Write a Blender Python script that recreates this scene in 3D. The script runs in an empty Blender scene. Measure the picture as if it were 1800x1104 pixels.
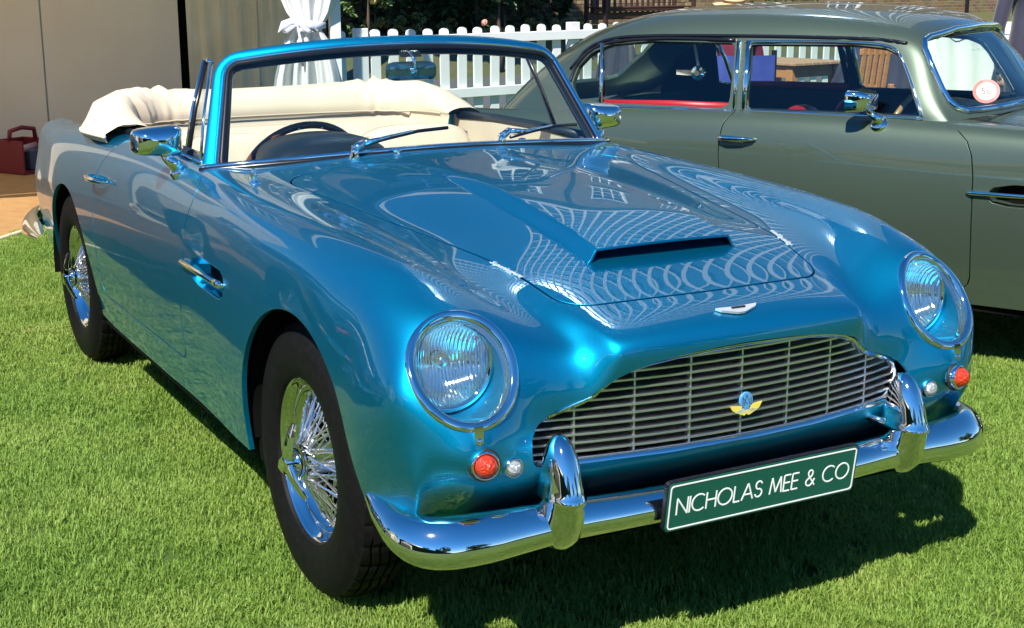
import bpy, bmesh, math, random
import numpy as np
from mathutils import Vector, Matrix, Euler
random.seed(7); np.random.seed(7)
C = bpy.context.scene.collection
SC = bpy.context.scene
# ------------------------------------------------------------------ camera
cam_d = bpy.data.cameras.new('camera'); cam = bpy.data.objects.new('camera', cam_d); C.objects.link(cam)
cam.location = (3.12114765, -1.87884542, 1.48674819)
cam.rotation_euler = (1.33557896, 0.00255857, 1.06543438)
cam_d.sensor_width = 36.0; cam_d.lens = 36.0 * 2460.724 / 1800.0
cam_d.clip_start = 0.05; cam_d.clip_end = 600.0
SC.camera = cam
# ------------------------------------------------------------------ world, sun, exposure
SUN = Vector((0.58, -0.65, 1.0)).normalized()
EL = math.asin(SUN.z); AZ = math.atan2(SUN.x, SUN.y)
w = bpy.data.worlds.new('World'); SC.world = w; w.use_nodes = True
nt = w.node_tree; bg = nt.nodes['Background']
sky = nt.nodes.new('ShaderNodeTexSky'); sky.sky_type = 'NISHITA'; sky.sun_disc = False
sky.sun_elevation = EL; sky.sun_rotation = AZ
sky.air_density = 1.0; sky.dust_density = 0.05; sky.ozone_density = 3.5; sky.altitude = 800
hs = nt.nodes.new('ShaderNodeHueSaturation'); hs.inputs['Saturation'].default_value = 1.3; nt.links.new(sky.outputs[0], hs.inputs['Color']); nt.links.new(hs.outputs[0], bg.inputs[0]); bg.inputs[1].default_value = 0.085
sl = bpy.data.lights.new('sun', 'SUN'); sl.energy = 5.0; sl.angle = math.radians(0.53); sl.color = (1.0, 0.955, 0.88)
so = bpy.data.objects.new('sun', sl); C.objects.link(so)
so.rotation_euler = (-SUN).to_track_quat('-Z', 'Y').to_euler()
vs = SC.view_settings; vs.view_transform = 'Standard'; vs.look = 'None'; vs.gamma = 1.0; vs.exposure = 0.85
vs.use_curve_mapping = False
SC.cycles.max_bounces = 10; SC.cycles.transparent_max_bounces = 16; SC.cycles.glossy_bounces = 6
SC.cycles.sample_clamp_indirect = 8.0

# ------------------------------------------------------------------ materials
def lin(h):
    v = [int(h[i:i+2], 16)/255 for i in (0, 2, 4)]
    return tuple((x/12.92 if x <= .04045 else ((x+.055)/1.055)**2.4) for x in v)
def mat(name, col=(.5,.5,.5), rough=.5, metal=0.0, coat=0.0, coat_rough=.02, spec=.5, emit=None, trans=0.0, ior=1.45, noise=None, bump=None, sheen=0.0):
    m = bpy.data.materials.new(name); m.use_nodes = True
    n = m.node_tree.nodes; l = m.node_tree.links; b = n['Principled BSDF']
    b.inputs['Base Color'].default_value = (*col, 1); b.inputs['Roughness'].default_value = rough
    b.inputs['Metallic'].default_value = metal; b.inputs['Coat Weight'].default_value = coat
    b.inputs['Coat Roughness'].default_value = coat_rough; b.inputs['Specular IOR Level'].default_value = spec
    b.inputs['Transmission Weight'].default_value = trans; b.inputs['IOR'].default_value = ior
    if sheen: b.inputs['Sheen Weight'].default_value = sheen
    if noise or bump:
        tc = n.new('ShaderNodeTexCoord')
    if noise:      # (scale, col2, lo, hi [, stretch])
        mp = n.new('ShaderNodeMapping'); l.new(tc.outputs['Object'], mp.inputs[0])
        mp.inputs['Scale'].default_value = noise[4] if len(noise) > 4 else (1, 1, 1)
        t = n.new('ShaderNodeTexNoise'); t.inputs['Scale'].default_value = noise[0]; t.inputs['Detail'].default_value = 5
        l.new(mp.outputs[0], t.inputs['Vector'])
        r = n.new('ShaderNodeMapRange'); r.inputs[1].default_value = noise[2]; r.inputs[2].default_value = noise[3]
        l.new(t.outputs[0], r.inputs[0])
        mx = n.new('ShaderNodeMix'); mx.data_type = 'RGBA'
        mx.inputs[6].default_value = (*col, 1); mx.inputs[7].default_value = (*noise[1], 1)
        l.new(r.outputs[0], mx.inputs[0]); l.new(mx.outputs[2], b.inputs['Base Color'])
    if bump:       # (scale, strength, distance [, stretch])
        mp2 = n.new('ShaderNodeMapping'); l.new(tc.outputs['Object'], mp2.inputs[0])
        mp2.inputs['Scale'].default_value = bump[3] if len(bump) > 3 else (1, 1, 1)
        t2 = n.new('ShaderNodeTexNoise'); t2.inputs['Scale'].default_value = bump[0]; t2.inputs['Detail'].default_value = 4
        l.new(mp2.outputs[0], t2.inputs['Vector'])
        bp = n.new('ShaderNodeBump'); bp.inputs['Strength'].default_value = bump[1]; bp.inputs['Distance'].default_value = bump[2]
        l.new(t2.outputs[0], bp.inputs['Height']); l.new(bp.outputs[0], b.inputs['Normal'])
    return m
def schlick(n, l):
    lw = n.new('ShaderNodeLayerWeight'); lw.inputs[0].default_value = .5; p = n.new('ShaderNodeMath'); p.operation = 'POWER'; p.inputs[1].default_value = 5.0; l.new(lw.outputs['Facing'], p.inputs[0])
    q = n.new('ShaderNodeMath'); q.operation = 'MULTIPLY_ADD'; q.inputs[1].default_value = .92; q.inputs[2].default_value = .07; l.new(p.outputs[0], q.inputs[0]); return q
def glass_mat(name, tint, refl=1.0, rough=0.0):
    m = bpy.data.materials.new(name); m.use_nodes = True
    n = m.node_tree.nodes; l = m.node_tree.links; n.remove(n['Principled BSDF']); o = n['Material Output']
    tr = n.new('ShaderNodeBsdfTransparent'); tr.inputs[0].default_value = (*tint, 1)
    gl = n.new('ShaderNodeBsdfGlossy'); gl.inputs['Roughness'].default_value = rough
    fr = schlick(n, l); ml = n.new('ShaderNodeMath'); ml.operation = 'MULTIPLY'; ml.inputs[1].default_value = refl
    mx = n.new('ShaderNodeMixShader'); l.new(fr.outputs[0], ml.inputs[0]); l.new(ml.outputs[0], mx.inputs[0])
    l.new(tr.outputs[0], mx.inputs[1]); l.new(gl.outputs[0], mx.inputs[2]); l.new(mx.outputs[0], o.inputs[0])
    return m
def paint_mat(name, col, flake, metal=.7, rough=.36):
    m = mat(name, col, rough, metal, 1.0, .012)
    n = m.node_tree.nodes; l = m.node_tree.links; b = n['Principled BSDF']
    b.inputs['Coat IOR'].default_value = 1.55
    tc = n.new('ShaderNodeTexCoord')
    v = n.new('ShaderNodeTexVoronoi'); v.inputs['Scale'].default_value = 900; l.new(tc.outputs['Object'], v.inputs['Vector'])
    mx = n.new('ShaderNodeMix'); mx.data_type = 'RGBA'; mx.inputs[6].default_value = (*col, 1); mx.inputs[7].default_value = (*flake, 1)
    sp = n.new('ShaderNodeSeparateColor'); l.new(v.outputs['Color'], sp.inputs[0])
    mt = n.new('ShaderNodeMath'); mt.operation = 'MULTIPLY'; mt.inputs[1].default_value = .35; l.new(sp.outputs[0], mt.inputs[0])
    l.new(mt.outputs[0], mx.inputs[0]); l.new(mx.outputs[2], b.inputs['Base Color'])
    return m
M = {}
M['blue'] = paint_mat('blue_paint', (.001, .235, .44), (.004, .40, .62), .96, .47)
M['green'] = paint_mat('green_paint', (.060, .086, .060), (.10, .135, .10), .5, .38)
M['chrome'] = mat('chrome', (.86, .87, .88), .035, 1.0)
M['alloy'] = mat('alloy_bar', (.80, .81, .84), .33, 1.0)
M['badgemetal'] = mat('badge_metal', (.88, .88, .87), .38, .7)
M['spoke'] = mat('spoke_chrome', (.88, .88, .89), .26, 1.0)
M['rubber'] = mat('rubber', (.012, .012, .013), .55)
M['trim'] = mat('black_trim', (.008, .009, .014), .25)
M['tyre'] = mat('tyre', (.0042, .0042, .0045), .6, spec=.16, noise=(60, (.008,.008,.0078), .45, .8), bump=(180, .25, .002))
M['void'] = mat('dark_void', (.004, .004, .004), .9, spec=.1)
M['cream'] = mat('cream_leather', (.66, .56, .42), .46, bump=(260, .12, .002), noise=(7, (.60,.50,.37), .4, .8))
M['navy'] = mat('navy_leather', (.010, .017, .026), .38, bump=(300, .15, .002))
M['red'] = mat('red_leather', (.33, .012, .02), .4, bump=(300, .15, .002))
M['wood'] = mat('rim_wood', (.17, .062, .026), .25, coat=.6, noise=(30, (.11,.045,.02), .4, .7, (1,1,6)))
M['glass'] = glass_mat('screen_glass', (.86, .94, .90), 1.0)
M['cover'] = glass_mat('cover_glass', (.98, .99, .985), .55)
M['plate'] = mat('plate_green', (.006, .085, .058), .45, coat=.2)
M['white'] = mat('white_print', (.80, .82, .80), .45)
M['whitewood'] = mat('white_painted_wood', (.78, .79, .78), .5, noise=(3, (.70,.71,.70), .45, .8), bump=(60, .15, .003, (1,1,.1)))
M['amber'] = mat('amber_lens', (.50, .030, .003), .12, coat=.8, bump=(160, .8, .01))
M['clearlens'] = mat('clear_lens', (.45, .47, .48), .1, coat=.8, metal=.5, bump=(150, .9, .01))
M['reflector'] = mat('lamp_reflector', (.92, .93, .94), .16, 1.0)
M['yellow'] = mat('badge_gold', (.75, .62, .10), .35, metal=.2)
M['badgeblue'] = mat('badge_blue', (.07, .25, .50), .3, coat=.5)
M['redprint'] = mat('red_print', (.55, .10, .09), .5)
M['black'] = mat('black_card', (.008, .008, .008), .5)

# ------------------------------------------------------------------ geometry helpers
def link_mesh(name, V, F, m, parent=None, smooth=True, normals=None, loc=None):
    me = bpy.data.meshes.new(name)
    me.from_pydata([tuple(v) for v in V], [], [tuple(f) for f in F]); me.validate(clean_customdata=False)
    if smooth: me.polygons.foreach_set('use_smooth', [True]*len(me.polygons))
    if isinstance(m, (list, tuple)):
        for x in m: me.materials.append(x)
    else: me.materials.append(m)
    if normals is not None and len(me.vertices) == len(normals):
        me.normals_split_custom_set_from_vertices([tuple(x) for x in normals])
    me.update()
    o = bpy.data.objects.new(name, me); C.objects.link(o)
    if parent is not None: o.parent = parent
    if loc is not None: o.location = loc
    return o
def tag(o, label=None, cat=None, group=None, kind=None):
    if label: o['label'] = label
    if cat: o['category'] = cat
    if group: o['group'] = group
    if kind: o['kind'] = kind
    return o
def empty(name, loc=(0,0,0), rz=0.0, label=None, cat=None, group=None):
    o = bpy.data.objects.new(name, None); C.objects.link(o); o.location = loc; o.rotation_euler = (0, 0, rz)
    o.empty_display_size = .1
    return tag(o, label, cat, group)
def copy_tree(o, parent=None):
    c = o.copy(); C.objects.link(c); c.parent = parent
    for ch in list(o.children): copy_tree(ch, c)
    return c
class MB:
    def __init__(s): s.V = []; s.F = []
    def add(s, V, F):
        b = len(s.V); s.V += [tuple(v) for v in V]; s.F += [tuple(i+b for i in f) for f in F]; return s
    def box(s, c, d, rot=None, bev=0.0):
        hx, hy, hz = d[0]/2, d[1]/2, d[2]/2
        if bev > 0:
            b = min(bev, hx*.9, hy*.9, hz*.9)
            bm = bmesh.new(); bmesh.ops.create_cube(bm, size=1.0)
            for v in bm.verts: v.co = Vector((v.co.x*2*hx, v.co.y*2*hy, v.co.z*2*hz))
            bmesh.ops.bevel(bm, geom=bm.edges[:], offset=b, segments=1, affect='EDGES', profile=.6)
            V = [v.co.copy() for v in bm.verts]; bm.verts.index_update(); F = [[v.index for v in f.verts] for f in bm.faces]; bm.free()
        else:
            V = [Vector((x*hx, y*hy, z*hz)) for x in (-1,1) for y in (-1,1) for z in (-1,1)]
            F = [(0,1,3,2),(4,6,7,5),(0,4,5,1),(2,3,7,6),(0,2,6,4),(1,5,7,3)]
        if rot is not None: V = [rot @ v for v in V]
        return s.add([v + Vector(c) for v in V], F)
    def tube(s, path, r, n=8, closed=False, caps=True, flat=None, up=None):
        P = [Vector(p) for p in path]; N = len(P); rings = []
        rr = r if hasattr(r, '__len__') else [r]*N
        prev = None
        for i in range(N):
            a = P[(i-1) % N] if (closed or i > 0) else P[i]; b = P[(i+1) % N] if (closed or i < N-1) else P[i]
            t = (b-a).normalized()
            if up is not None: x = Vector(up) - t*t.dot(Vector(up))
            elif prev is None:
                x = Vector((0,0,1)) if abs(t.z) < .9 else Vector((1,0,0)); x = x - t*t.dot(x)
            else: x = prev - t*t.dot(prev)
            x.normalize(); prev = x; y = t.cross(x)
            fl = 1.0 if flat is None else flat
            rings.append([P[i] + x*(rr[i]*math.cos(2*math.pi*k/n)) + y*(rr[i]*fl*math.sin(2*math.pi*k/n)) for k in range(n)])
        V = [v for g in rings for v in g]; F = []
        for i in range(N if closed else N-1):
            j = (i+1) % N
            for k in range(n):
                F.append((i*n+k, i*n+(k+1) % n, j*n+(k+1) % n, j*n+k))
        if caps and not closed:
            F.append(tuple(range(n))[::-1]); F.append(tuple((N-1)*n+k for k in range(n)))
        return s.add(V, F)
    def lathe(s, prof, n=32, mtx=None, full=True, closed=False):
        # prof: (radius, axial) ; axis +Z
        V = []; F = []; m = len(prof)
        for k in range(n):
            a = 2*math.pi*k/n
            for r, z in prof: V.append(Vector((r*math.cos(a), r*math.sin(a), z)))
        for k in range(n):
            q = (k+1) % n
            for i in range(m if closed else m-1):
                j = (i+1) % m; F.append((k*m+i, q*m+i, q*m+j, k*m+j))
        if mtx is not None: V = [mtx @ v for v in V]
        return s.add(V, F)
    def grid(s, rows, wrap=False):
        n = len(rows[0]); V = [v for r in rows for v in r]; F = []
        for i in range(len(rows)-1):
            for k in range(n if wrap else n-1):
                q = (k+1) % n; F.append((i*n+k, i*n+q, (i+1)*n+q, (i+1)*n+k))
        return s.add(V, F)
    def prism(s, poly, z0, z1, mtx=None):
        n = len(poly); V = [Vector((p[0], p[1], z0)) for p in poly] + [Vector((p[0], p[1], z1)) for p in poly]
        F = [tuple(range(n))[::-1], tuple(range(n, 2*n))] + [(i, (i+1) % n, n+(i+1) % n, n+i) for i in range(n)]
        if mtx is not None: V = [mtx @ v for v in V]
        return s.add(V, F)
    def build(s, name, m, parent=None, smooth=False, auto=None, **kw):
        o = link_mesh(name, s.V, s.F, m, parent, smooth, **kw)
        if auto is not None:
            me = o.data; me.polygons.foreach_set('use_smooth', [True]*len(me.polygons)); sharp(me, auto)
        return o
def sharp(me, deg):
    bm = bmesh.new(); bm.from_mesh(me); bmesh.ops.recalc_face_normals(bm, faces=bm.faces[:])
    a = math.radians(deg)
    for e in bm.edges:
        e.smooth = not (len(e.link_faces) == 2 and e.calc_face_angle(0) > a)
    bm.to_mesh(me); bm.free()
def catmull(pts, n, closed=False):
    P = [Vector(p) for p in pts]; out = []; N = len(P)
    for i in range(N if closed else N-1):
        p0 = P[(i-1) % N] if (closed or i > 0) else P[0]*2-P[1]; p1 = P[i]; p2 = P[(i+1) % N]
        p3 = P[(i+2) % N] if (closed or i+2 < N) else p2*2-p1
        for k in range(n):
            t = k/n
            out.append(.5*((2*p1)+(p2-p0)*t+(2*p0-5*p1+4*p2-p3)*t*t+(3*p1-p0-3*p2+p3)*t**3))
    if not closed: out.append(P[-1])
    return out
def interp(x, xs, ys): return float(np.interp(x, xs, ys))
def frame(origin, z, xh=(0,1,0)):
    z = Vector(z).normalized(); x = Vector(xh); x = (x - z*z.dot(x)).normalized(); y = z.cross(x)
    m = Matrix((x, y, z)).transposed().to_4x4(); m.translation = Vector(origin); return m
# ------------------------------------------------------------------ coachwork surface
# cross rows of the half body (x forward from the front axle, y left, z up)
ROWS = np.array([
 [(0.64,0,0.36),(0.64,0.17,0.36),(0.635,0.31,0.36),(0.633,0.36,0.36),(0.632,0.43,0.362),(0.635,0.52,0.365),(0.63,0.59,0.37),(0.628,0.64,0.37),(0.625,0.685,0.365),(0.675,0.715,0.35),(0.66,0.7235,0.347),(0.64,0.7305,0.345)],
 [(0.725,0,0.43),(0.723,0.17,0.43),(0.713,0.31,0.43),(0.71,0.36,0.43),(0.708,0.43,0.435),(0.714,0.53,0.445),(0.722,0.61,0.452),(0.708,0.658,0.455),(0.685,0.705,0.447),(0.68,0.741,0.425),(0.668,0.7515,0.39),(0.63,0.741,0.36)],
 [(0.765,0,0.49),(0.762,0.17,0.49),(0.75,0.31,0.49),(0.745,0.36,0.49),(0.742,0.43,0.495),(0.757,0.54,0.51),(0.773,0.63,0.53),(0.765,0.69,0.53),(0.725,0.7312,0.51),(0.71,0.7612,0.48),(0.665,0.7598,0.43),(0.615,0.7462,0.365)],
 [(0.785,0,0.6),(0.78,0.17,0.6),(0.765,0.31,0.6),(0.752,0.36,0.592),(0.735,0.425,0.58),(0.742,0.53,0.6),(0.765,0.63,0.605),(0.755,0.705,0.597),(0.728,0.754,0.568),(0.7,0.7761,0.52),(0.645,0.7752,0.45),(0.595,0.754,0.36)],
 [(0.793,0,0.712),(0.791,0.17,0.712),(0.784,0.316,0.7115),(0.775,0.343,0.699),(0.744,0.39,0.652),(0.727,0.53,0.672),(0.73,0.64,0.675),(0.726,0.7371,0.655),(0.694,0.7827,0.608),(0.655,0.796,0.55),(0.605,0.7913,0.46),(0.565,0.7628,0.355)],
 [(0.782,0,0.752),(0.78,0.17,0.752),(0.77,0.322,0.7485),(0.76,0.347,0.7385),(0.727,0.392,0.707),(0.7,0.53,0.735),(0.697,0.645,0.745),(0.69,0.752,0.717),(0.666,0.8,0.668),(0.61,0.81,0.58),(0.555,0.802,0.47),(0.52,0.77,0.345)],
 [(0.73,0,0.782),(0.728,0.17,0.78),(0.71,0.328,0.7715),(0.702,0.352,0.764),(0.674,0.4,0.744),(0.652,0.545,0.79),(0.651,0.658,0.808),(0.62,0.752,0.777),(0.572,0.8,0.7),(0.53,0.815,0.61),(0.485,0.806,0.48),(0.455,0.772,0.335)],
 [(0.635,0,0.808),(0.63,0.18,0.806),(0.607,0.34,0.799),(0.599,0.372,0.794),(0.585,0.44,0.787),(0.565,0.56,0.835),(0.55,0.66,0.85),(0.518,0.754,0.82),(0.47,0.7923,0.735),(0.435,0.8067,0.64),(0.405,0.8007,0.48),(0.385,0.7693,0.325)],
 [(0.42,0,0.868),(0.42,0.2,0.863),(0.42,0.37,0.848),(0.42,0.42,0.842),(0.42,0.5,0.843),(0.42,0.6,0.876),(0.42,0.685,0.884),(0.38,0.7575,0.845),(0.36,0.7913,0.765),(0.34,0.804,0.65),(0.325,0.801,0.48),(0.31,0.7762,0.31)],
 [(0.2,0,0.905),(0.2,0.21,0.899),(0.2,0.39,0.876),(0.2,0.44,0.872),(0.2,0.52,0.874),(0.2,0.61,0.9),(0.2,0.695,0.907),(0.2,0.7655,0.865),(0.2,0.7935,0.78),(0.2,0.8054,0.66),(0.2,0.804,0.48),(0.2,0.7844,0.29)],
 [(-0.1,0,0.943),(-0.1,0.22,0.936),(-0.1,0.42,0.904),(-0.1,0.47,0.899),(-0.1,0.54,0.901),(-0.1,0.63,0.918),(-0.1,0.71,0.92),(-0.1,0.769,0.88),(-0.1,0.7956,0.8),(-0.1,0.8075,0.67),(-0.1,0.8068,0.48),(-0.1,0.7886,0.28)],
 [(-0.4,0,0.967),(-0.4,0.23,0.96),(-0.4,0.44,0.932),(-0.4,0.5,0.926),(-0.4,0.56,0.926),(-0.4,0.64,0.935),(-0.4,0.71,0.932),(-0.4,0.7655,0.895),(-0.4,0.7921,0.81),(-0.4,0.8054,0.67),(-0.4,0.8026,0.48),(-0.4,0.7816,0.272)],
 [(-0.75,0,0.99),(-0.75,0.24,0.985),(-0.75,0.45,0.966),(-0.75,0.52,0.957),(-0.75,0.58,0.951),(-0.75,0.65,0.95),(-0.75,0.71,0.942),(-0.75,0.755,0.905),(-0.75,0.7844,0.82),(-0.75,0.7998,0.68),(-0.75,0.7942,0.48),(-0.75,0.7655,0.268)],
 [(-1.1,0,1),(-1.1,0.24,0.998),(-1.1,0.45,0.985),(-1.1,0.52,0.978),(-1.1,0.58,0.97),(-1.1,0.65,0.963),(-1.1,0.712,0.948),(-1.1,0.755,0.905),(-1.1,0.783,0.815),(-1.1,0.7984,0.67),(-1.1,0.7928,0.47),(-1.1,0.762,0.265)],
 [(-1.5,0,1),(-1.5,0.24,0.998),(-1.5,0.45,0.985),(-1.5,0.52,0.978),(-1.5,0.58,0.97),(-1.5,0.65,0.964),(-1.5,0.715,0.95),(-1.5,0.7585,0.907),(-1.5,0.7858,0.815),(-1.5,0.8005,0.67),(-1.5,0.7942,0.47),(-1.5,0.7606,0.264)],
 [(-1.9,0,0.99),(-1.9,0.24,0.988),(-1.9,0.45,0.976),(-1.9,0.52,0.97),(-1.9,0.58,0.962),(-1.9,0.65,0.958),(-1.9,0.712,0.946),(-1.9,0.7564,0.905),(-1.9,0.7851,0.815),(-1.9,0.8005,0.67),(-1.9,0.7942,0.48),(-1.9,0.762,0.27)],
 [(-2.3,0,0.965),(-2.3,0.23,0.962),(-2.3,0.43,0.948),(-2.3,0.5,0.943),(-2.3,0.56,0.94),(-2.3,0.63,0.941),(-2.3,0.7,0.935),(-2.3,0.7515,0.895),(-2.3,0.783,0.805),(-2.3,0.7991,0.67),(-2.3,0.7935,0.49),(-2.3,0.7655,0.3)],
 [(-2.7,0,0.92),(-2.7,0.22,0.916),(-2.7,0.41,0.9),(-2.7,0.47,0.896),(-2.7,0.53,0.898),(-2.7,0.61,0.913),(-2.7,0.685,0.914),(-2.7,0.7424,0.878),(-2.7,0.7739,0.79),(-2.7,0.79,0.665),(-2.7,0.783,0.5),(-2.7,0.7564,0.32)],
 [(-3.1,0,0.85),(-3.1,0.2,0.847),(-3.1,0.38,0.835),(-3.1,0.44,0.833),(-3.1,0.5,0.842),(-3.1,0.58,0.885),(-3.1,0.655,0.893),(-3.1,0.718,0.862),(-3.1,0.7396,0.77),(-3.1,0.755,0.66),(-3.1,0.7494,0.51),(-3.1,0.727,0.36)],
 [(-3.45,0,0.75),(-3.45,0.18,0.748),(-3.45,0.34,0.738),(-3.45,0.4,0.738),(-3.45,0.45,0.755),(-3.45,0.535,0.84),(-3.45,0.602,0.858),(-3.45,0.66,0.82),(-3.45,0.685,0.735),(-3.45,0.705,0.64),(-3.45,0.7,0.52),(-3.45,0.68,0.4)],
 [(-3.66,0,0.6),(-3.66,0.16,0.6),(-3.65,0.32,0.6),(-3.64,0.37,0.605),(-3.63,0.42,0.64),(-3.62,0.48,0.72),(-3.61,0.54,0.745),(-3.6,0.58,0.71),(-3.59,0.605,0.65),(-3.58,0.61,0.58),(-3.58,0.6,0.5),(-3.58,0.585,0.42)],
])
def spl(t, te, lam):
    n = len(t); h = np.diff(t); Q = np.zeros((n, n-2)); Rm = np.zeros((n-2, n-2))
    for j in range(1, n-1):
        Q[j-1, j-1] = 1/h[j-1]; Q[j, j-1] = -1/h[j-1]-1/h[j]; Q[j+1, j-1] = 1/h[j]
        Rm[j-1, j-1] = (h[j-1]+h[j])/3
        if j < n-2: Rm[j-1, j] = Rm[j, j-1] = h[j]/6
    Ri = np.linalg.solve(Rm, Q.T); S = np.linalg.inv(np.eye(n)+lam*Q@Ri)
    G = np.zeros((n, n)); G[1:-1] = Ri@S
    k = np.clip(np.searchsorted(t, te, side='right')-1, 0, n-2); hh = h[k]; a = (t[k+1]-te)/hh; b = (te-t[k])/hh
    return a[:,None]*S[k]+b[:,None]*S[k+1]+((a**3-a)*hh**2/6)[:,None]*G[k]+((b**3-b)*hh**2/6)[:,None]*G[k+1]
class Patch:
    """smooth tensor spline through rows of a half section, mirrored about y = 0"""
    def __init__(s, rows, lu=2e-5, lv=3e-6, pu=.8, pv=.9):
        s.full = np.concatenate([rows[:, :0:-1]*[1,-1,1], rows], 1); m = rows.shape[1]-1
        du = np.linalg.norm(np.diff(s.full, axis=0), axis=2).mean(1)**pu
        dv = np.linalg.norm(np.diff(s.full, axis=1), axis=2).mean(0)**pv
        dv = (dv+dv[::-1])/2
        s.tu = np.r_[0, np.cumsum(du)]; s.tv = np.r_[0, np.cumsum(dv)]; s.tv -= s.tv[m]; s.lu = lu; s.lv = lv
    def ev(s, u, v): return np.einsum('ai,ijk,bj->abk', spl(s.tu, u, s.lu), s.full, spl(s.tv, v, s.lv))
    def sample(s, nu, nv):
        d = lambda ts, n: np.concatenate([np.linspace(a, b, n, endpoint=False) for a, b in zip(ts[:-1], ts[1:])]+[[ts[-1]]])
        u = d(s.tu, nu); v = d(s.tv, nv); e = 1e-4; P = s.ev(u, v)
        N = np.cross(s.ev(u, v+e)-s.ev(u, v-e), s.ev(u+e, v)-s.ev(u-e, v))
        N /= np.linalg.norm(N, axis=2, keepdims=True)+1e-12
        a, b = P.shape[:2]; idx = np.arange(a*b).reshape(a, b)
        F = np.stack([idx[:-1,:-1], idx[:-1,1:], idx[1:,1:], idx[1:,:-1]], -1).reshape(-1, 4)
        return Skin(P.reshape(-1,3), N.reshape(-1,3), [tuple(f) for f in F.tolist()])
class Skin:
    def __init__(s, V, N, F, cut=None):
        s.V = np.asarray(V, float); s.N = np.asarray(N, float); s.F = F
        s.cut = np.zeros(len(s.V), bool) if cut is None else cut
    def copy(s): return Skin(s.V.copy(), s.N.copy(), list(s.F), s.cut.copy())
    def clip(s, fn, flag=True):
        """keep the part where fn(V) >= 0"""
        f = fn(s.V); f = np.where(np.abs(f) < 1e-7, 1e-7, f); pos = f > 0
        V = list(s.V); N = list(s.N); cut = list(s.cut); cache = {}; out = []
        def mid(a, b):
            k = (a, b) if a < b else (b, a)
            if k not in cache:
                t = f[a]/(f[a]-f[b]); V.append(s.V[a]+(s.V[b]-s.V[a])*t)
                n = s.N[a]+(s.N[b]-s.N[a])*t; N.append(n/(np.linalg.norm(n)+1e-12)); cut.append(flag); cache[k] = len(V)-1
            return cache[k]
        for fc in s.F:
            k = sum(1 for i in fc if pos[i])
            if k == len(fc): out.append(fc)
            elif k:
                g = []
                for i, a in enumerate(fc):
                    b = fc[(i+1) % len(fc)]
                    if pos[a]: g.append(a)
                    if pos[a] != pos[b]: g.append(mid(a, b))
                if len(g) >= 3: out.append(tuple(g))
        used = sorted({i for fc in out for i in fc}); mp = {o: n for n, o in enumerate(used)}
        return Skin(np.array([V[i] for i in used]).reshape(-1,3), np.array([N[i] for i in used]).reshape(-1,3), [tuple(mp[i] for i in fc) for fc in out], np.array([cut[i] for i in used], bool))
    def both(s, fn): return s.clip(fn), s.clip(lambda V: -fn(V))
    def flange(s, depth=.012, r=.0016, depthfn=None):
        """rounded return edge round every cut"""
        ec = {}
        for fi, fc in enumerate(s.F):
            for i, a in enumerate(fc):
                b = fc[(i+1) % len(fc)]; k = (a, b) if a < b else (b, a)
                ec.setdefault(k, []).append((a, b, fi))
        be = [v[0] for v in ec.values() if len(v) == 1 and s.cut[v[0][0]] and s.cut[v[0][1]]]
        if not be: return s
        od = {}
        for a, b, fi in be:
            t = s.V[b]-s.V[a]; L = np.linalg.norm(t)
            if L < 1e-9: continue
            cen = s.V[list(s.F[fi])].mean(0); m = (s.V[a]+s.V[b])/2; o = m-cen; t = t/L; o = o-t*o.dot(t)
            n = (s.N[a]+s.N[b]); n = n/(np.linalg.norm(n)+1e-9); o = o-n*o.dot(n); q = np.linalg.norm(o)
            if q < 1e-9: continue
            for i in (a, b): od[i] = od.get(i, np.zeros(3))+o/q*L
        V = list(s.V); N = list(s.N); ids = {}
        for i, o in od.items():
            o = o/(np.linalg.norm(o)+1e-12); n = s.N[i]; dd = depth if depthfn is None else depthfn(s.V[i])
            b = len(V)
            V += [s.V[i]+o*r*.7-n*r*.3, s.V[i]+o*r-n*r, s.V[i]+o*r-n*dd]
            N += [(n+o)/1.4142, o, o]; ids[i] = b
        F = list(s.F)
        for a, b, fi in be:
            if a in ids and b in ids:
                A, B = ids[a], ids[b]
                F += [(b, a, A, B), (B, A, A+1, B+1), (B+1, A+1, A+2, B+2)]
        return Skin(np.array(V), np.array(N), F, np.r_[s.cut, np.zeros(len(V)-len(s.V), bool)])
    def build(s, name, m, parent=None): return link_mesh(name, s.V, s.F, m, parent, True, s.N)
    def shift(s, d): return Skin(s.V+s.N*d, s.N, list(s.F), s.cut.copy())
def rint(a, b, r):
    u = np.maximum(r-a, 0); v = np.maximum(r-b, 0); q = np.hypot(u, v)
    return np.where(q > 0, r-q, np.minimum(a, b))
def poly_sd(P, poly):
    """signed distance, positive inside"""
    poly = np.asarray(poly, float); x, y = P[:,0], P[:,1]; d = np.full(len(P), 1e9); ins = np.zeros(len(P), bool); n = len(poly)
    for i in range(n):
        a = poly[i]; b = poly[(i+1) % n]; e = b-a; wx = x-a[0]; wy = y-a[1]
        t = np.clip((wx*e[0]+wy*e[1])/(e@e+1e-15), 0, 1); d = np.minimum(d, np.hypot(wx-e[0]*t, wy-e[1]*t))
        c1 = (a[1] > y) != (b[1] > y)
        with np.errstate(divide='ignore', invalid='ignore'): xi = (b[0]-a[0])*(y-a[1])/(b[1]-a[1]+1e-15)+a[0]
        ins ^= c1 & (x < xi)
    return np.where(ins, d, -d)
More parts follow.
